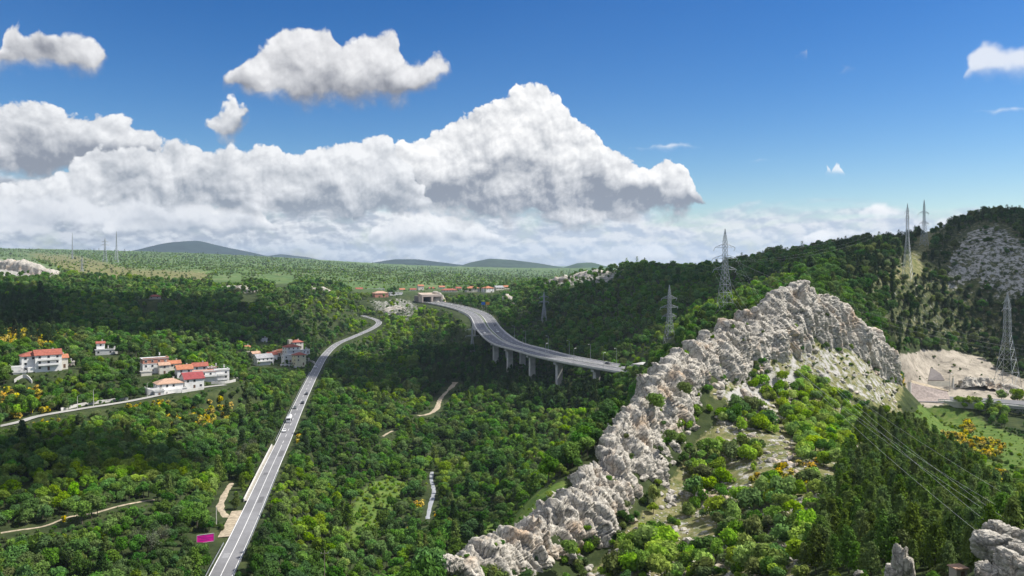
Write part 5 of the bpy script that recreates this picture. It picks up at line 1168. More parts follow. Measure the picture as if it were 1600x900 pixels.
def trunk_mb(H, r, seed, limbs=4):
    rg = random.Random(seed); mb = MB(); mb.tube([(0, 0, -0.6), (0.05, 0.03, H * 0.25), (rg.uniform(-.15, .15), rg.uniform(-.15, .15), H * 0.55)], [r * 1.25, r * 0.9, r * 0.5], 6)
    for k in range(limbs):
        a = k * 6.28 / limbs + rg.random(); z = H * rg.uniform(0.25, 0.5); mb.tube([(0.03, 0.02, z), (math.cos(a) * H * 0.1, math.sin(a) * H * 0.1, z + H * 0.13), (math.cos(a) * H * 0.2, math.sin(a) * H * 0.2, z + H * 0.27)], [r * 0.55, r * 0.4, r * 0.2], 5)
    return mb
PROTO = {}       # kind -> list of (crown mesh, trunk mesh or None, joined mesh)
def reg(kind, VQ, H=None, r=0.16, seed=0, limbs=4):
    V, Q = VQ; cr = arr_mesh('crown', V, Q); cr.materials.append(TONE['mid']); tr = None; jn = cr
    if H:
        mb = trunk_mb(H, r, seed, limbs); tr = mb.mesh('trunk'); tr.materials.append(BARK)
        jn = bpy.data.meshes.new(kind); n = len(V); jn.from_pydata(V.tolist() + mb.v, [], Q.tolist() + [tuple(n + i for i in f) for f in mb.f]); jn.materials.append(TONE['mid']); jn.materials.append(BARK)
        jn.polygons.foreach_set('material_index', np.array([0] * len(Q) + [1] * len(mb.f), np.int32)); jn.update()
    PROTO.setdefault(kind, []).append((cr, tr, jn))
for k_ in range(4): reg('broadleaf_tree', crown_broad(20 + k_, 1500, rad=2.7 + 0.25 * (k_ % 2), nl=8 + k_, flat=0.8 + 0.1 * (k_ % 3)), 7.0, 0.17, k_)
for k_ in range(3): reg('pine_tree', crown_pine(40 + k_, 1500, 9.0, 2.0 + 0.3 * k_), 9.0, 0.15, 10 + k_, 0)
for k_ in range(3): reg('shrub', crown_broad(60 + k_, 800, 2.4, 1.35, 1.0, 6, (0.13, 0.25), 0.9))
for k_ in range(2): reg('broom_bush', crown_broad(70 + k_, 700, 2.0, 1.2, 0.9, 7, (0.11, 0.22), 0.85))
for k_ in range(2): reg('far_tree', crown_broad(80 + k_, 330, rad=2.9, nl=7, ls=(0.45, 0.8)), 6.0, 0.2, 20 + k_, 0)
for k_ in range(2): reg('far_pine', crown_pine(90 + k_, 330, 9.0, 2.4), 8.0, 0.2, 30 + k_, 0)
reg('poplar', crown_pine(95, 1500, 13.0, 1.6), 12.0, 0.2, 40, 0)
reg('bare_tree', crown_broad(97, 420, 11.0, 3.0, 7.0, 14, (0.16, 0.30), 1.35), 11.0, 0.17, 41, 9)
reg('cypress', crown_pine(98, 1100, 11.0, 0.95), 9.0, 0.15, 42, 0)

FINPOLY = [(c[0] - 4, c[1] - 4) for c in CREST] + [(f[0] - 14, f[1] - 14) for f in FOOT][::-1]
BROOM = [(20,622,45,22),(55,632,22,12),(40,528,60,14),(95,530,30,10),(60,652,40,12),(235,632,40,8),(335,635,32,11),(263,657,24,7),(100,847,12,8),(120,838,10,6),(41,850,10,8),(107,815,12,7),(636,836,12,9),(656,797,9,13),(684,802,9,5),(467,690,14,8),(1331,722,20,20),(1487,687,20,10),(1512,668,8,8),(1559,744,14,14),(1412,594,8,8),(1184,758,12,14),(1192,804,8,10),(1240,745,30,20),(1270,730,16,12),(1540,700,30,12),(330,655,30,12)]
def scatter():
    out = []
    for (d0, d1, sp, ks) in ((62, 300, 3.1, 0.88), (300, 450, 3.3, 0.86), (450, 800, 4.4, 1.0), (800, 1400, 7.0, 1.25), (1400, 2600, 10.5, 1.35), (2600, 4600, 21.0, 1.9)):
        hwid = d1 * 0.70; nx = int(2 * hwid / sp); ny = int((d1 - d0) / sp); X, Y = np.meshgrid((np.arange(nx) + 0.5) * sp - hwid, d0 + (np.arange(ny) + 0.5) * sp); x = X.ravel() + RNG.uniform(-.5, .5, X.size) * sp; y = Y.ravel() + RNG.uniform(-.5, .5, X.size) * sp
        px = 800 + x / y * F; k = (px > -60) & (px < 1660) & (y > d0); x = x[k]; y = y[k]; out.append(np.stack([x, y, np.full(len(x), ks), np.full(len(x), sp)], 1))
    A = np.vstack(out); x, y, ks, sp = A.T; z = height(x, y); P = np.stack([x, y, z], 1); px, py, d = PX(P); n = len(x)
    hid = hidden_by(px, py - 9 * F / d, d); keep = hid < 14; P = P[keep]; px = px[keep]; py = py[keep]; d = d[keep]; ks = ks[keep]; n = len(px)
    na = fbm(P * np.array((1, 1, 0)) / 70.0, 3); nb = fbm(P * np.array((1, 1, 0)) / 22.0 + 50, 3); u = RNG.random(n); u2 = RNG.random(n); u3 = RNG.random(n)
    IN = {k: in_poly(px, py, v) for k, v in POLY.items()}; near = d < 365
    kind = np.full(n, 'broadleaf_tree', dtype='<U16'); dens = np.ones(n); sc = ks * np.clip(0.55 + 0.75 * u3 ** 1.4 + 0.45 * fbm(P * np.array((1, 1, 0)) / 38.0 + 90, 2), 0.42, 1.55)
    kind[u < 0.22] = 'shrub'; kind[(u > 0.95)] = 'pine_tree'
    tone = np.where(na + 0.7 * nb + 0.35 * (u2 - .5) > 0.30, 'bright', np.where(na + 0.5 * nb + 0.3 * (u2 - .5) < -0.28, 'dark', 'mid')).astype('<U10'); tone[(u2 > 0.93)] = 'olive'
    def setk(m, table):     # table: (cumulative share, kind)
        for lo, hi, kd in table: kind[m & (u >= lo) & (u < hi)] = kd
    left = (px < 560) & (d > 330) & (d < 1150); tone[left & (tone == 'bright') & (u2 < 0.7)] = 'mid'
    m = IN['darkpine'] & (d > 400); setk(m, ((0, .55, 'pine_tree'), (.55, 1, 'broadleaf_tree'))); tone[m] = 'dark'
    m = IN['left_pines']; setk(m, ((0, .75, 'pine_tree'), (.75, 1, 'broadleaf_tree'))); tone[m] = 'dark'
    m = IN['valley_bright'] & (d > 500); tone[m & (u2 < 0.65)] = 'bright'
    m = (px > 760) & (d > 365) & (py < 600); tone[m & (tone == 'bright')] = 'mid'
    m = IN['right_pines'] & (d > 365); setk(m, ((0, .45, 'pine_tree'), (.45, .75, 'shrub'), (.75, 1, 'broadleaf_tree'))); tone[m] = np.where(u2[m] < .55, 'dark', 'olive'); dens[m] = 1.0; sc[m & (kind == 'pine_tree')] *= 0.8; sc[m & (kind == 'shrub')] *= 1.6
    m = IN['behind_fin'] & (d > 270); tone[m] = np.where(u2[m] < .7, 'bright', 'mid'); sc[m] *= 0.8
    for q, dn in (('scree', .20), ('hill_grass', .10)): m = IN[q] & (d > 365); dens[m] = dn; kind[m & (u < .6)] = 'shrub'
    m = IN['rock_hill'] & (d > 600); dens[m] = 0.35; kind[m & (u < .6)] = 'shrub'
    m = IN['rock_slope'] & (d > 700); dens[m] = 0.30; kind[m & (u < .7)] = 'shrub'
    m = IN['cut'] & (d > 428); dens[m] = 0.22; kind[m] = 'shrub'; sc[m] = 0.2 + 0.7 * u3[m] ** 3
    m = (d > 1300); dens[m] = np.clip(0.62 + 1.1 * na[m] + 0.5 * nb[m], 0.05, 1); tone[m] = np.where(u2[m] < .35, 'olive', np.where(u2[m] < .5, 'mid', 'bright')); kind[m & (u < .93)] = 'shrub'; sc[m & (kind == 'shrub')] *= 1.35; sc[m] *= 0.8
    m = IN['dry_w'] & (d > 1150); dens[m] = 0.15
    m = IN['rock_w'] & (d > 1100); dens[m] = 0.06
    m = (d > 365) & (px > 1380) & (px < 1500) & (py > 440) & (py < 540); dens[m] = 1.0; tone[m] = np.where(u2[m] < .5, 'olive', 'dark')
    # the near slope right of the fin
    rs = near & (px > 690) & ~((px < 960) & (d > 260)); behind = np.interp(px, _cpx, _cd); rs &= (d < behind + 2) | (px > 1390)
    kind[rs] = 'shrub'; dens[rs] = 0.40; tone[rs] = np.where(u2[rs] < .35, 'bright', np.where(u2[rs] < .75, 'mid', 'olive')); sc[rs] = 0.55 + 0.7 * u3[rs]
    m = rs & IN['slope_dry']; dens[m] = 0.42; sc[m] = 0.30 + 0.42 * u3[m] ** 2; tone[m] = np.where(u2[m] < .3, 'mid', 'olive')
    cl = sstep(nb + 0.25 * na, -0.22, 0.22); m = rs & IN['slope_bush']; dens[m] = 0.12 + 0.88 * cl[m]; setk(m, ((0, .10, 'broadleaf_tree'), (.10, 1, 'shrub'))); sc[m & (kind == 'broadleaf_tree')] = (0.42 + 0.25 * u3)[m & (kind == 'broadleaf_tree')]; sc[m & (kind == 'shrub')] = (0.45 + (0.5 + 1.0 * cl) * u3 ** 1.3 + 0.5 * cl)[m & (kind == 'shrub')]; tone[m] = np.where(u2[m] < .50, 'lime', np.where(u2[m] < .85, 'mid', 'olive'))
    m = in_poly(px, py, [(1200,610),(1260,585),(1330,625),(1360,690),(1320,740),(1250,720)]) & rs; dens[m] = 0.95; setk(m, ((0, .45, 'broadleaf_tree'), (.45, 1, 'shrub'))); sc[m] = np.where(kind[m] == 'shrub', 1.2 + 0.8 * u3[m], 0.50 + 0.32 * u3[m]); tone[m] = np.where(u2[m] < .85, 'lime', 'mid')
    m = rs & IN['pines']; dens[m] = 0.96; kind[m] = np.where(u[m] < .90, 'pine_tree', 'shrub'); sc[m] = 0.42 + 0.40 * u3[m]; tone[m] = np.where(u2[m] < .7, 'mid', 'bright')
    m = IN['meadow'] & (d < 440); dens[m] = 0.5; kind[m] = 'shrub'; sc[m] = 0.22 + 0.6 * u3[m] ** 4; tone[m & (u2 < .6)] = 'bright'
    m = IN['meadow2'] & near; dens[m] = 0.45; kind[m] = 'shrub'; sc[m] = 0.5 + 0.6 * u3[m]; tone[m & (u2 < .5)] = 'bright'
    m = IN['clearing']; dens[m] = 0.9; kind[m] = 'shrub'; tone[m] = 'bright'; sc[m] = 0.35 + 1.0 * u3[m] ** 2
    m = IN['fin_back'] & (d < 250); dens[m] = 0.9; kind[m] = 'shrub'; sc[m] = 0.22 + 0.6 * u3[m] ** 3
    m = in_poly(px, py, FINPOLY) & (d < 365) & (d > 150); dens[m] = 0.0
    m = (px > 1515) & (d < 88); dens[m] = 0.35; kind[m] = 'shrub'; sc[m] = 0.3 + .3 * u3[m]
    for (cx, cy, rx, ry) in BROOM:
        m = (((px - cx) / rx) ** 2 + ((py - 4 - cy) / ry) ** 2 < 1.2) & (u2 < 0.72) & (dens > 0); kind[m] = 'broom_bush'; sc[m] = (0.8 + 0.6 * u3[m]) * np.clip(d[m] / 300, .6, 1.5); dens[m] = 0.95
    keep = RNG.random(n) < dens
    # keep clear of roads and of what the photograph shows behind
    rad = np.where(kind == 'broadleaf_tree', 2.6, np.where(kind == 'pine_tree', 1.6, 1.1)) * sc
    for path, w in ROADLINES + [(HWAY, 14.0), (HWAY_R, 12.5)]:
        if path is HWAY: q = path[path[:, 1] > 800]
        else: q = path
        lo = q.min(0) - 20; hi = q.max(0) + 20; kk = np.where((P[:, 0] > lo[0]) & (P[:, 0] < hi[0]) & (P[:, 1] > lo[1]) & (P[:, 1] < hi[1]))[0]
        if len(kk): dm = np.hypot(P[kk][:, None, 0] - q[None, :, 0], P[kk][:, None, 1] - q[None, :, 1]).min(1); keep[kk[dm < w + 0.5 + rad[kk] * 0.8]] = False
    vd = HWAY[HWAY[:, 1] <= 830]; dm = np.full(n, 99.0); kk = np.where((P[:, 0] > vd[:, 0].min() - 30) & (P[:, 0] < vd[:, 0].max() + 30) & (P[:, 1] > 500) & (P[:, 1] < 860))[0]
    dm[kk] = np.hypot(P[kk][:, None, 0] - vd[None, :, 0], P[kk][:, None, 1] - vd[None, :, 1]).min(1); sc = np.where(dm < 15, np.minimum(sc, 0.55), sc)
    for hs_ in HOUSES:
        c = W(hs_[0], hs_[1], hs_[2]); keep &= np.hypot(P[:, 0] - c[0], P[:, 1] - c[1]) > max(hs_[3], hs_[4]) * 0.62 + 1.0
    Hh = np.where(kind == 'broadleaf_tree', 7.0, np.where(kind == 'pine_tree', 9.3, np.where(kind == 'broom_bush', 2.0, 2.3))) * sc
    def hits(Hq, rq):
        hp = Hq * F / d; rp = rq * F / d; b = np.zeros(n, bool)
        for v in (0.15, 0.4, 0.65, 0.95):
            for h in (-0.8, 0, 0.8): b |= blocked(px + h * rp, py - v * hp, d)
        return b
    b = hits(Hh, rad); big = b & ((kind == 'broadleaf_tree') | (kind == 'pine_tree')); kind[big] = 'shrub'; sc[big] = 0.8 * np.minimum(ks[big], 1.2); rad = np.where(big, 1.0, rad); Hh = np.where(big, 1.9, Hh)
    b = hits(Hh, rad) & b; sc[b] *= 0.45; b2 = hits(Hh * 0.45, rad * 0.45) & b; keep &= ~b2
    hd = (P[:, 0] - HOARD[0]) - 5.0; keep &= ~((np.hypot(hd, P[:, 1] - HOARD[1]) < 11.0) & (kind != 'broom_bush'))
    keep &= sc > 0.2
    return P[keep], px[keep], py[keep], d[keep], kind[keep], tone[keep], sc[keep]
SP, SPX, SPY, SD, SK, ST, SS = scatter()
SRZ = RNG.uniform(0, 6.283, len(SP)); SVAR = RNG.integers(0, 12, len(SP)); SZ = RNG.uniform(0.85, 1.2, len(SP)); SX = RNG.uniform(0.82, 1.22, len(SP))
def tone_of(kind, tone):
    if kind == 'broom_bush': return 'broom'
    if kind in ('pine_tree', 'far_pine'): return {'dark': 'pinedark', 'olive': 'pinedark'}.get(tone, 'pine')
    return tone
MARKS = {
 'pine': [(1410,860,'beside the limestone pinnacle'),(1530,850,'next to the boulder heap in the corner'),(1500,760,'along the lower meadow edge'),(1400,680,'at the top of the pine slope'),(1300,850,'at the bottom left of the pine slope'),(1340,760,'in the middle of the pine slope'),(1450,800,'under the slanting power lines')],
 'bush': [(1020,850,'around the isolated grey boulder'),(1100,770,'by the low rock ledge of the sunny slope'),(1150,680,'by the long rock ledge right of the fin'),(1300,660,'in the thick clump beneath the power lines'),(1200,760,'in the middle of the sunny slope'),(1250,870,'at the bottom of the sunny slope'),(940,885,'at the foot of the fin near the bottom edge'),(1090,880,'at the bottom edge right of the fin')],
 'dry': [(1250,570,'in the dry grass below the ridge peak'),(1380,610,'on the rocky ledge above the cutting'),(1170,600,'under the banded upper part of the fin')],
 'meadow': [(1450,660,'at the upper meadow by the abutment'),(1560,720,'on the lower meadow at right'),(1590,800,'at the right edge above the boulders')],
 'scrubL': [(40,840,'below the terrace path at far left'),(160,850,'in the bottom left scrub beside the feathery trees'),(280,870,'just left of the road at the bottom edge'),(300,780,'near the sandy roadside track'),(80,760,'above the terrace path at far left'),(200,740,'above the terrace path, middle of the left scrub')],
 'slopeL': [(40,600,'around the leftmost white houses'),(150,690,'below the pale lane'),(300,680,'between the lane hamlet and the road'),(420,620,'along the road under the roadside hamlet'),(300,540,'behind the lane hamlet'),(120,540,'around the low grey cottage'),(450,520,'behind the roadside hamlet'),(240,480,'around the two lone red roofed cottages'),(60,470,'high on the left slope')],
 'valley': [(430,860,'right of the road at the bottom edge'),(520,860,'around the wooden utility pole'),(590,790,'around the valley clearing'),(660,860,'around the pale poplars'),(690,760,'beside the stony stream bed'),(500,720,'right of the road in mid valley'),(640,650,'around the sandy valley track'),(850,660,'between sandy track and viaduct'),(800,760,'right of the stream bed below the fin'),(900,700,'close behind the middle of the fin'),(560,570,'between road and motorway'),(700,560,'in the dark wood under the motorway bend'),(560,480,'at the far end of the valley'),(760,850,'behind the lower end of the fin')],
 'hill': [(830,480,'on the hill above the motorway bend'),(900,520,'on the hill behind the viaduct lamps'),(1000,440,'on the ridge line behind the motorway'),(1045,500,'around the small pylon on the dark hill'),(1150,440,'around the tallest pylon'),(960,600,'below the right end of the viaduct')],
 'hillR': [(1430,400,'beneath the two crest pylons'),(1540,360,'on the crest of the right hill'),(1540,450,'in the rocky scree of the right hill'),(1400,500,'between the ridge peak and the right hill'),(1480,530,'above the motorway cutting'),(1580,550,'around the lattice pylon at right edge'),(1320,430,'on the saddle behind the ridge peak')],
 'shoulder': [(1020,560,'on the shoulder behind the middle of the fin'),(1120,500,'on the shoulder below the tallest pylon'),(1230,450,'just behind the ridge peak')]}
def region(px, py, d, kind):
    if d < 365 and px > 690 and (d < np.interp(px, _cpx, _cd) + 2 or px > 1390):
        k = 'pine' if kind == 'pine_tree' else 'meadow' if px > 1410 and py < 800 else 'dry' if py < 640 else 'bush'
    elif px > 985 and d < 420: k = 'shoulder'
    elif px > 760 and d > 420 and not (px < 960 and py > 600): k = 'hill' if px < 1290 else 'hillR'
    elif px < 520 and d < 330 and px < 360: k = 'scrubL'
    elif px < 470 and d > 320 and px < 490 + (620 - py) * 0.3 - max(0, py - 600) * 0.35: k = 'slopeL'
    else: k = 'valley'
    return min(MARKS[k], key=lambda m: (m[0] - px) ** 2 + ((m[1] - py) * 1.3) ** 2)[2]
ADJ = {'lime': 'lime green', 'bright': 'bright green', 'mid': 'mid green', 'dark': 'dark green', 'olive': 'olive green', 'pine': 'deep green', 'pinedark': 'very dark green', 'broom': 'yellow flowering', 'grey': 'grey green'}
NOUN = {'broadleaf_tree': ('round crowned tree', 'tree'), 'pine_tree': ('pointed pine', 'pine tree'), 'shrub': ('low rounded shrub', 'shrub'), 'broom_bush': ('broom bush', 'bush')}
def plant(kind, var, tone, P, s, rz, label, cat, group, name=None):
    cr, tr, jn = PROTO[kind][var % len(PROTO[kind])]
    def mk(nm, me, par):
        o = bpy.data.objects.new(nm, me); COL.objects.link(o); o.parent = par; return o
    if tr is None:
        c = mk(name or kind, cr, None); t = c
    else:
        t = bpy.data.objects.new(name or kind, None); COL.objects.link(t); t.empty_display_size = 0.3; mk('trunk', tr, t); c = mk('crown', cr, t)
    t.location = P; t.rotation_euler = (0, 0, rz); t.scale = (s[0], s[-1] if len(s) > 2 else s[0], s[1])
    c.material_slots[0].link = 'OBJECT'; c.material_slots[0].material = TONE[tone]; tag(t, label, cat, group); return t
CAP = 290; CAPS = {'shrub': 165}
single = np.zeros(len(SP), bool)
Hpx = SS * np.where(SK == 'broadleaf_tree', 7.0, np.where(SK == 'pine_tree', 9.3, 2.3)) / SD * F
hidn = hidden_by(SPX, SPY - 0.6 * Hpx, SD)
inview = (SPX > 5) & (SPX < 1595) & (SPY - 0.7 * Hpx < 895) & (hidn < 0)
# trees hidden behind nearer trees are left to the mass: a coarse front-to-back coverage buffer
order = np.argsort(SD); cov = np.full((226, 402), 1e9)
wpx = SS * np.where(SK == 'broadleaf_tree', 2.6, np.where(SK == 'pine_tree', 1.7, 1.1)) / SD * F
vis = np.zeros(len(SP))
for i in order:
    if not inview[i]: continue
    x0, x1 = int((SPX[i] - wpx[i]) / 4), int((SPX[i] + wpx[i]) / 4); y0, y1 = int((SPY[i] - Hpx[i]) / 4), int((SPY[i] - 0.15 * Hpx[i]) / 4); x0 = max(x0, 0); y0 = max(y0, 0)
    sub = cov[y0:y1 + 1, x0:x1 + 1]
    if sub.size: vis[i] = (sub > 1e8).sum(); sub[sub > 1e8] = SD[i]
QS = {kd: np.percentile(SS[(SK == kd) & inview & (SD < 500)], (33, 67)) for kd in NOUN}
for kd in NOUN:
    k = np.where((SK == kd) & inview & (vis > 0))[0]; k = k[np.argsort(-vis[k] - 0.01 * Hpx[k])][:CAPS.get(kd, CAP)]; single[k] = True
    for i in k:
        tn = tone_of(kd, ST[i]); rg_ = region(SPX[i], SPY[i], SD[i], kd); nn, cat = NOUN[kd]
        sz_ = 'small' if SS[i] < QS[kd][0] else 'large' if SS[i] > QS[kd][1] else 'mid-sized'
        plant(kd, int(SVAR[i]), tn, tuple(SP[i]), (SS[i] * SX[i], SS[i] * SZ[i], SS[i] / SX[i]), SRZ[i], '%s %s %s %s' % (sz_, ADJ[tn], nn, rg_), cat, '%s %s %s plants %s' % (sz_, ADJ[tn], nn, rg_))
# single conspicuous trees
for (kd, px, py, d, s, tn, lab, nm) in (('poplar', 655, 876, 296, 0.95, 'bright', 'tall pale poplar rising from the valley bushes near the bottom', 'poplar_tree'), ('poplar', 664, 868, 300, 0.8, 'olive', 'shorter poplar just right of the tall pale poplar', 'poplar_tree'),
        ('cypress', 489, 530, 760, 0.9, 'dark', 'dark slim cypress above the road by the roadside hamlet', 'cypress_tree'), ('pine_tree', 83, 520, 590, 1.3, 'pinedark', 'lone dark fir on the left slope above the house roofs', 'fir_tree'), ('pine_tree', 35, 690, 342, 1.25, 'pinedark', 'big dark cedar standing beside the yellow broom at left', 'cedar_tree'), ('pine_tree', 283, 530, 640, 1.5, 'pinedark', 'tall dark conifer pair member, left, above the lane hamlet', 'conifer_tree'), ('pine_tree', 300, 535, 636, 1.5, 'pinedark', 'tall dark conifer pair member, right, above the lane hamlet', 'conifer_tree'),
        ('broadleaf_tree', 1537, 338, 556, 0.9, 'dark', 'lone umbrella shaped tree on the very crest of the right hill', 'crest_tree')):
    P_ = ground_pt(px, d); plant(kd, 1, tn, tuple(P_), (s, s), 0.7, lab, 'tree', None, nm)
for i_, (px, d, s) in enumerate(((215, 243, 0.85), (236, 240, 0.95), (255, 247, 0.8), (383, 372, 0.95), (396, 380, 0.85), (372, 365, 0.8), (410, 395, 0.8))):
    a_ = 'at the bottom left' if i_ < 3 else 'beside the road above the sandy track'
    plant('bare_tree', 0, 'grey', tuple(ground_pt(px, d)), (s, s), i_ * 1.3, 'thin grey feathery tree %s' % a_, 'tree', 'grey feathery trees %s' % a_, 'feathery_tree')
# bushes rooted on the limestone fin
for (px, py, d, s, tn, lab) in ((1066,618,243,2.0,'olive','brown green bush clinging high on the limestone fin'), (1020,640,232,2.3,'mid','wide green bush on the ledge of the limestone fin'), (1045,690,222,1.6,'olive','olive bush in the cleft of the limestone fin'), (885,868,176,1.6,'mid','green bush at the foot of the fin near the bottom'), (950,752,198,.7,'mid','small tuft on the middle of the fin face')):
    P_ = W(px, py, d - 3); plant('shrub', 1, tn, tuple(P_), (s, s), 1.0, lab, 'shrub', None)
for i_ in RNG.choice(len(FIN), 70, replace=False):
    p_ = FIN[i_]; a_, b_, c_ = PX(p_)
    if b_ > 898 or not in_poly(np.array([a_]), np.array([b_]), FINPOLY)[0]: continue
    s_ = RNG.uniform(0.25, 0.75) if b_ > 560 else RNG.uniform(0.3, 0.9); tn_ = ('olive', 'mid', 'bright')[i_ % 3]; w_ = 'lower half of the limestone fin' if b_ > 700 else 'middle of the limestone fin' if b_ > 560 else 'upper crest of the limestone fin'
    plant('shrub', int(i_), tn_, tuple(p_ - np.array((0, 0, 0.35 * s_))), (s_, s_), float(i_), '%s tuft rooted in cracks on the %s' % (ADJ[tn_], w_), 'shrub', '%s tufts on the %s' % (ADJ[tn_], w_))
_fl = spline([W(*f) for f in FOOT], 1.0); _cl = spline([W(*c) for c in CREST], 1.0)
for i_ in range(150):      # scrub and fallen blocks along the foot of the fin
    u_ = RNG.random(); a_ = _fl[int(u_ * (len(_fl) - 1))]; c_ = _cl[int(u_ * (len(_cl) - 1))]; p_ = a_ + (c_ - a_) * RNG.uniform(-0.25, 0.30); p_[2] = height([p_[0]], [p_[1]])[0]; q_ = PX(p_)
    if q_[1] > 905: continue
    w_ = 'near the bottom edge' if q_[1] > 800 else 'half way up' if q_[1] > 620 else 'below the ridge peak'
    if i_ % 4 == 3:
        s_ = RNG.uniform(0.5, 1.5); o_ = bpy.data.objects.new('boulder', STONES[i_ % 8]); COL.objects.link(o_); o_.location = tuple(p_); o_.scale = (s_ * 1.3, s_, s_); o_.rotation_euler = (0.2, 0.1, i_); tag(o_, 'fallen block at the foot of the fin %s' % w_, 'boulder', 'fallen blocks at the foot of the fin %s' % w_)
    else:
        s_ = RNG.uniform(0.5, 1.45); tn_ = ('mid', 'olive', 'bright', 'dark')[int(RNG.integers(0, 4))]; plant('shrub', i_, tn_, tuple(p_), (s_, s_ * 0.9), float(i_), '%s shrub at the foot of the limestone fin %s' % (ADJ[tn_], w_), 'shrub', '%s shrubs at the foot of the fin %s' % (ADJ[tn_], w_))
# everything else: one mass per kind
def mass(name, idx, protos, label):
    if not len(idx): return
    col = bpy.data.collections.new(name + '_source'); lut = {}
    for (kd, v, tn) in protos:
        o = bpy.data.objects.new('%02d' % len(lut), PROTO[kd][v][2]); col.objects.link(o)
        o.material_slots[0].link = 'OBJECT'; o.material_slots[0].material = TONE[tn]; lut[(kd, v, tn)] = len(lut)
    me = bpy.data.meshes.new(name); me.vertices.add(len(idx)); me.vertices.foreach_set('co', SP[idx].astype(np.float32).ravel())
    pi = np.empty(len(idx), np.int32)
    for a, i in enumerate(idx):
        kd = SK[i]; 
        if SD[i] > 620 and kd == 'broadleaf_tree': kd = 'far_tree'
        if SD[i] > 620 and kd == 'pine_tree': kd = 'far_pine'
        pi[a] = lut[(kd, int(SVAR[i]) % len(PROTO[kd]), tone_of(kd, ST[i]))]
    for nm, ty, dat in (('pick', 'INT', pi), ('turn', 'FLOAT', SRZ[idx].astype(np.float32))):
        at = me.attributes.new(nm, ty, 'POINT'); at.data.foreach_set('value', dat)
    at = me.attributes.new('size', 'FLOAT_VECTOR', 'POINT'); at.data.foreach_set('vector', np.stack([SS[idx] * SX[idx], SS[idx] / SX[idx], SS[idx] * SZ[idx]], 1).astype(np.float32).ravel())
    me.update(); o = link(name, me); tag(o, label, None, None, 'stuff'); instancer(o, col)
def instancer(o, col):
    ng = bpy.data.node_groups.new('plant_out', 'GeometryNodeTree'); ng.interface.new_socket('Geometry', in_out='INPUT', socket_type='NodeSocketGeometry'); ng.interface.new_socket('Geometry', in_out='OUTPUT', socket_type='NodeSocketGeometry')
    N = ng.nodes; L = ng.links; gi = N.new('NodeGroupInput'); go = N.new('NodeGroupOutput'); ip = N.new('GeometryNodeInstanceOnPoints'); ci = N.new('GeometryNodeCollectionInfo'); ci.inputs['Collection'].default_value = col; ci.inputs['Separate Children'].default_value = True; ci.inputs['Reset Children'].default_value = True
    def na(nm, ty):
        n = N.new('GeometryNodeInputNamedAttribute'); n.data_type = ty; n.inputs['Name'].default_value = nm; return n.outputs['Attribute']
    L.new(gi.outputs[0], ip.inputs['Points']); L.new(ci.outputs[0], ip.inputs['Instance']); ip.inputs['Pick Instance'].default_value = True; L.new(na('pick', 'INT'), ip.inputs['Instance Index'])
    cx = N.new('ShaderNodeCombineXYZ'); L.new(na('turn', 'FLOAT'), cx.inputs[2]); e2 = N.new('FunctionNodeEulerToRotation'); L.new(cx.outputs[0], e2.inputs[0]); L.new(e2.outputs[0], ip.inputs['Rotation']); L.new(na('size', 'FLOAT_VECTOR'), ip.inputs['Scale']); L.new(ip.outputs[0], go.inputs[0])
    o.modifiers.new('plants', 'NODES').node_group = ng
rest = ~single; B4 = ('lime', 'bright', 'mid', 'dark', 'olive')
mass('broadleaf_woodland', np.where(rest & (SK == 'broadleaf_tree'))[0], [('broadleaf_tree', v, t) for v in range(4) for t in B4] + [('far_tree', v, t) for v in range(2) for t in B4], 'dense green broadleaf woodland filling the valley and covering the hills')
mass('pine_woodland', np.where(rest & (SK == 'pine_tree'))[0], [(k, v, t) for k, c in (('pine_tree', 3), ('far_pine', 2)) for v in range(c) for t in ('pine', 'pinedark')], 'dark pine woodland on the slopes')
mass('undergrowth', np.where(rest & (SK == 'shrub'))[0], [('shrub', v, t) for v in range(3) for t in B4], 'low scrub scattered over plateau, slopes and clearings')
mass('broom_scrub', np.where(rest & (SK == 'broom_bush'))[0], [('broom_bush', v, 'broom') for v in range(2)], 'patches of yellow flowering broom among the bushes')

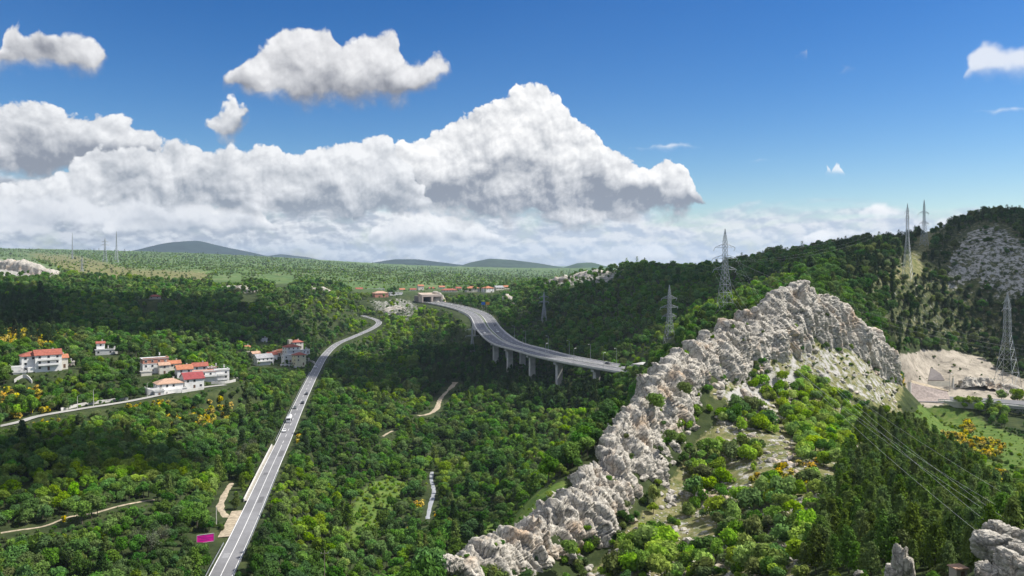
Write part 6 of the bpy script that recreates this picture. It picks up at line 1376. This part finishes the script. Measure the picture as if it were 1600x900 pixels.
# ================================================================== rocks lying about
def stone(P, s, rz, var, label, group=None, tilt=0.0, name='boulder', big=False):
    o = bpy.data.objects.new(name, BLOCKS[var % 4] if big else STONES[var % 8]); COL.objects.link(o); o.location = P; o.scale = s; o.rotation_euler = (tilt, tilt * 0.6, rz); tag(o, label, 'boulder', group); return o
def stones():
    n = 5200; px = RNG.uniform(880, 1420, n); d = RNG.uniform(120, 352, n); x = (px - 800) / F * d; z = height(x, d); P = np.stack([x, d, z], 1); px, py, d = PX(P)
    front = d < np.interp(px, _cpx, _cd) - 2; ok = front & (in_poly(px, py, POLY['slope_bush']) | in_poly(px, py, POLY['slope_dry'])) & (fbm(P / 9.0, 2) > -0.25); P = P[ok]; px = px[ok]; py = py[ok]; d = d[ok]; s = 0.22 + 0.85 * RNG.random(len(P)) ** 3
    order = np.argsort(-s / d); big = order[:280]; rest = order[280:]
    for i in big:
        rg_ = '%s limestone boulder %s' % ('big' if s[i] > 0.75 else 'middling' if s[i] > 0.5 else 'small', region(px[i], py[i], d[i], 'shrub')); stone(tuple(P[i] + np.array((0, 0, 0.1 * s[i]))), (s[i] * RNG.uniform(.8, 1.5), s[i], s[i] * RNG.uniform(.7, 1.2)), RNG.uniform(0, 6), int(i), rg_, rg_.replace('boulder', 'boulders'))
    col = bpy.data.collections.new('stone_source')
    for k in range(8): col.objects.link(bpy.data.objects.new('%02d' % k, STONES[k]))
    me = bpy.data.meshes.new('rubble'); me.vertices.add(len(rest)); me.vertices.foreach_set('co', P[rest].astype(np.float32).ravel())
    for nm, ty, dat in (('pick', 'INT', RNG.integers(0, 8, len(rest)).astype(np.int32)), ('turn', 'FLOAT', RNG.uniform(0, 6, len(rest)).astype(np.float32))): me.attributes.new(nm, ty, 'POINT').data.foreach_set('value', dat)
    me.attributes.new('size', 'FLOAT_VECTOR', 'POINT').data.foreach_set('vector', np.repeat(s[rest], 3).astype(np.float32)); me.update(); o = link('rubble', me); tag(o, 'small pale stones strewn over the sunny slope', None, None, 'stuff'); instancer(o, col)
stones()
for (px, py, d, s, lab) in ((1558,834,84,(1.5,1.1,1.2),'slab topped boulder, highest of the heap at bottom right'), (1556,858,82,(2.1,1.5,1.6),'largest square boulder of the heap at bottom right'), (1592,846,84,(1.2,1.0,1.3),'pale boulder at the right edge above the bottom heap'), (1574,887,77,(1.5,1.2,1.5),'upright boulder in the bottom right corner heap'), (1597,892,75,(1.1,1.0,1.3),'rightmost boulder in the bottom corner'), (1541,893,78,(1.3,1.0,0.9),'low boulder left in the bottom corner heap'), (1588,870,79,(0.9,0.8,1.2),'narrow standing stone in the bottom corner heap'),
        (1407,884,103,(1.2,1.0,2.6),'tall limestone pinnacle standing at the bottom edge'), (1420,893,102,(0.8,0.8,1.7),'lower pale stone leaning right of the pinnacle'), (1394,896,104,(1.3,0.9,0.9),'low stone left of the pinnacle'), (1343,899,112,(0.8,0.7,0.6),'small white stone at the bottom edge left of the pinnacle'),
        (1022,848,190,(2.3,1.8,2.3),'isolated grey boulder among bushes below the fin'), (704,887,163,(2.6,2.2,2.4),'rounded pale boulder ending the fin at the bottom'), (612,725,440,(3.0,2.0,1.5),'pale boulder in the valley scrub')):
    stone(tuple(W(px, py, d)), s, px * 0.7, int(px), lab, big=True)
    protect(W(px, py, d)[None], 3)
for (nm, pts, w_, h_, lab) in (
  ('rock_ledge', [(1388,556,366),(1396,585,372),(1404,615,382),(1412,642,392)], 5, 6, 'rock edge falling from the ridge to the cutting'),
  ('cliff', [(1500,590,485),(1530,590,488),(1560,598,486),(1600,606,478)], 6, 3, 'grey broken rock beside the motorway under the dark pines'),
  ('rock_ledge', [(1104,632,254),(1128,655,247),(1150,690,238),(1165,720,230)], 3.2, 3.5, 'bedded rock ledge running down the slope right of the fin'),
  ('rock_ledge', [(1150,600,270),(1180,625,262),(1205,650,252)], 2.5, 2.6, 'second rock ledge higher on the slope right of the fin'),
  ('rock_ledge', [(1320,572,324),(1350,590,328),(1385,622,340),(1398,640,350)], 4.0, 4.0, 'rock ledge dropping towards the cutting below the ridge peak'),
  ('rock_ledge', [(1085,770,205),(1120,778,202),(1150,792,196)], 2.2, 2.0, 'low rock ledge in the bushes of the sunny slope'),
  ('cliff', [(-30,404,1250),(20,408,1250),(60,418,1230),(115,432,1200)], 26, 20, 'grey slabby rock outcrop at the left edge under the skyline'),
  ('cliff', [(335,447,1130),(370,449,1120),(412,452,1120)], 9, 9, 'short pale cliff above the wooded left slope'),
  ('cliff', [(440,449,1080),(480,451,1070),(512,455,1060),(530,466,1050)], 12, 15, 'cream coloured cliff ending in a blunt nose above the valley'),
  ('cliff', [(676,454,1165),(686,458,1160),(696,468,1155)], 8, 12, 'grey rock face right beside the tunnel mouths'),
  ('cliff', [(782,458,1060),(796,468,1010),(808,482,960)], 10, 10, 'stepped rock cutting beside the outer motorway lane'),
  ('cliff', [(842,446,1060),(880,434,1045),(925,424,1030),(965,426,1010)], 16, 9, 'grey rocks showing through the wood on the ridge behind the motorway'),
  ('cliff', [(600,482,1050),(618,478,1060),(634,482,1060)], 4, 3, 'scrubby rocks left of the tunnel')):
    outcrop(nm, pts, w_, h_, lab, len(lab))

# ================================================================== clouds overhead whose shadows lie on valley and hills
def shade_cloud(cx, cy, rx, ry, seed, label):
    import bmesh
    rg = np.random.default_rng(seed); V = []; Q = []; t = (1150 + 70) / SUN.z; c = np.array((cx, cy, -70)) + np.array(SUN) * t
    bm = bmesh.new(); bmesh.ops.create_icosphere(bm, subdivisions=4, radius=1); v0 = np.array([v.co[:] for v in bm.verts]); f0 = np.array([[q.index for q in f.verts] for f in bm.faces]); bm.free(); o = 0
    for k in range(26):
        a = rg.uniform(0, 6.28); r = math.sqrt(rg.random()) * 0.8; p = np.array((math.cos(a) * r * rx, math.sin(a) * r * ry, rg.uniform(-10, 25))); s = (0.30 + 0.22 * rg.random()) * min(rx, ry)
        q = v0 * (1 + 0.22 * fbm(v0 * 1.8 + k * 7 + seed, 4))[:, None] * s; q[:, 2] = np.where(q[:, 2] < 0, q[:, 2] * 0.35, q[:, 2] * 0.8); V.append(q + p); Q.append(f0 + o); o += len(v0)
    me = arr_mesh('cloud', np.vstack(V), np.vstack(Q)); m = MATS.get('cloud') or leaf_mat('cloud', (0.86, 0.87, 0.88), var=0.0, trans=0.5)
    ob = link('cloud', me, m, None, tuple(c), smooth=True); tag(ob, label, 'cloud', None)
for c_ in ((-20,700,170,85,1,'cumulus overhead whose shadow darkens the wood by the motorway bend'),(220,800,250,170,2,'cumulus overhead whose shadow lies on the hill behind the motorway'),(-425,780,205,165,3,'cumulus overhead whose shadow lies on the left slope'),(400,640,120,110,4,'cumulus overhead whose shadow lies on the right hilltop'),(-225,330,95,62,5,'cumulus overhead whose shadow lies on the scrub at lower left')): shade_cloud(*c_)
# ================================================================== haze
def haze():
    lo = np.array((-17500, -17500, -140)); hi = np.array((17500, 17500, 330)); c = (lo + hi) / 2; o = MB().box((0, 0, 0), tuple(hi - lo)).build('haze', None or bpy.data.materials.new('haze_air'), None, tuple(c))
    m = o.data.materials[0]; m.use_nodes = True; nt = m.node_tree; nt.nodes.clear(); v = nt.nodes.new('ShaderNodeVolumePrincipled'); v.inputs['Color'].default_value = (0.62, 0.80, 1.0, 1); v.inputs['Density'].default_value = 4.6e-5; v.inputs['Anisotropy'].default_value = 0.2
    q = nt.nodes.new('ShaderNodeOutputMaterial'); nt.links.new(v.outputs[0], q.inputs['Volume']); tag(o, 'thin blue summer haze filling the air over the land', None, None, 'stuff'); SC.cycles.volume_bounces = 0
haze()
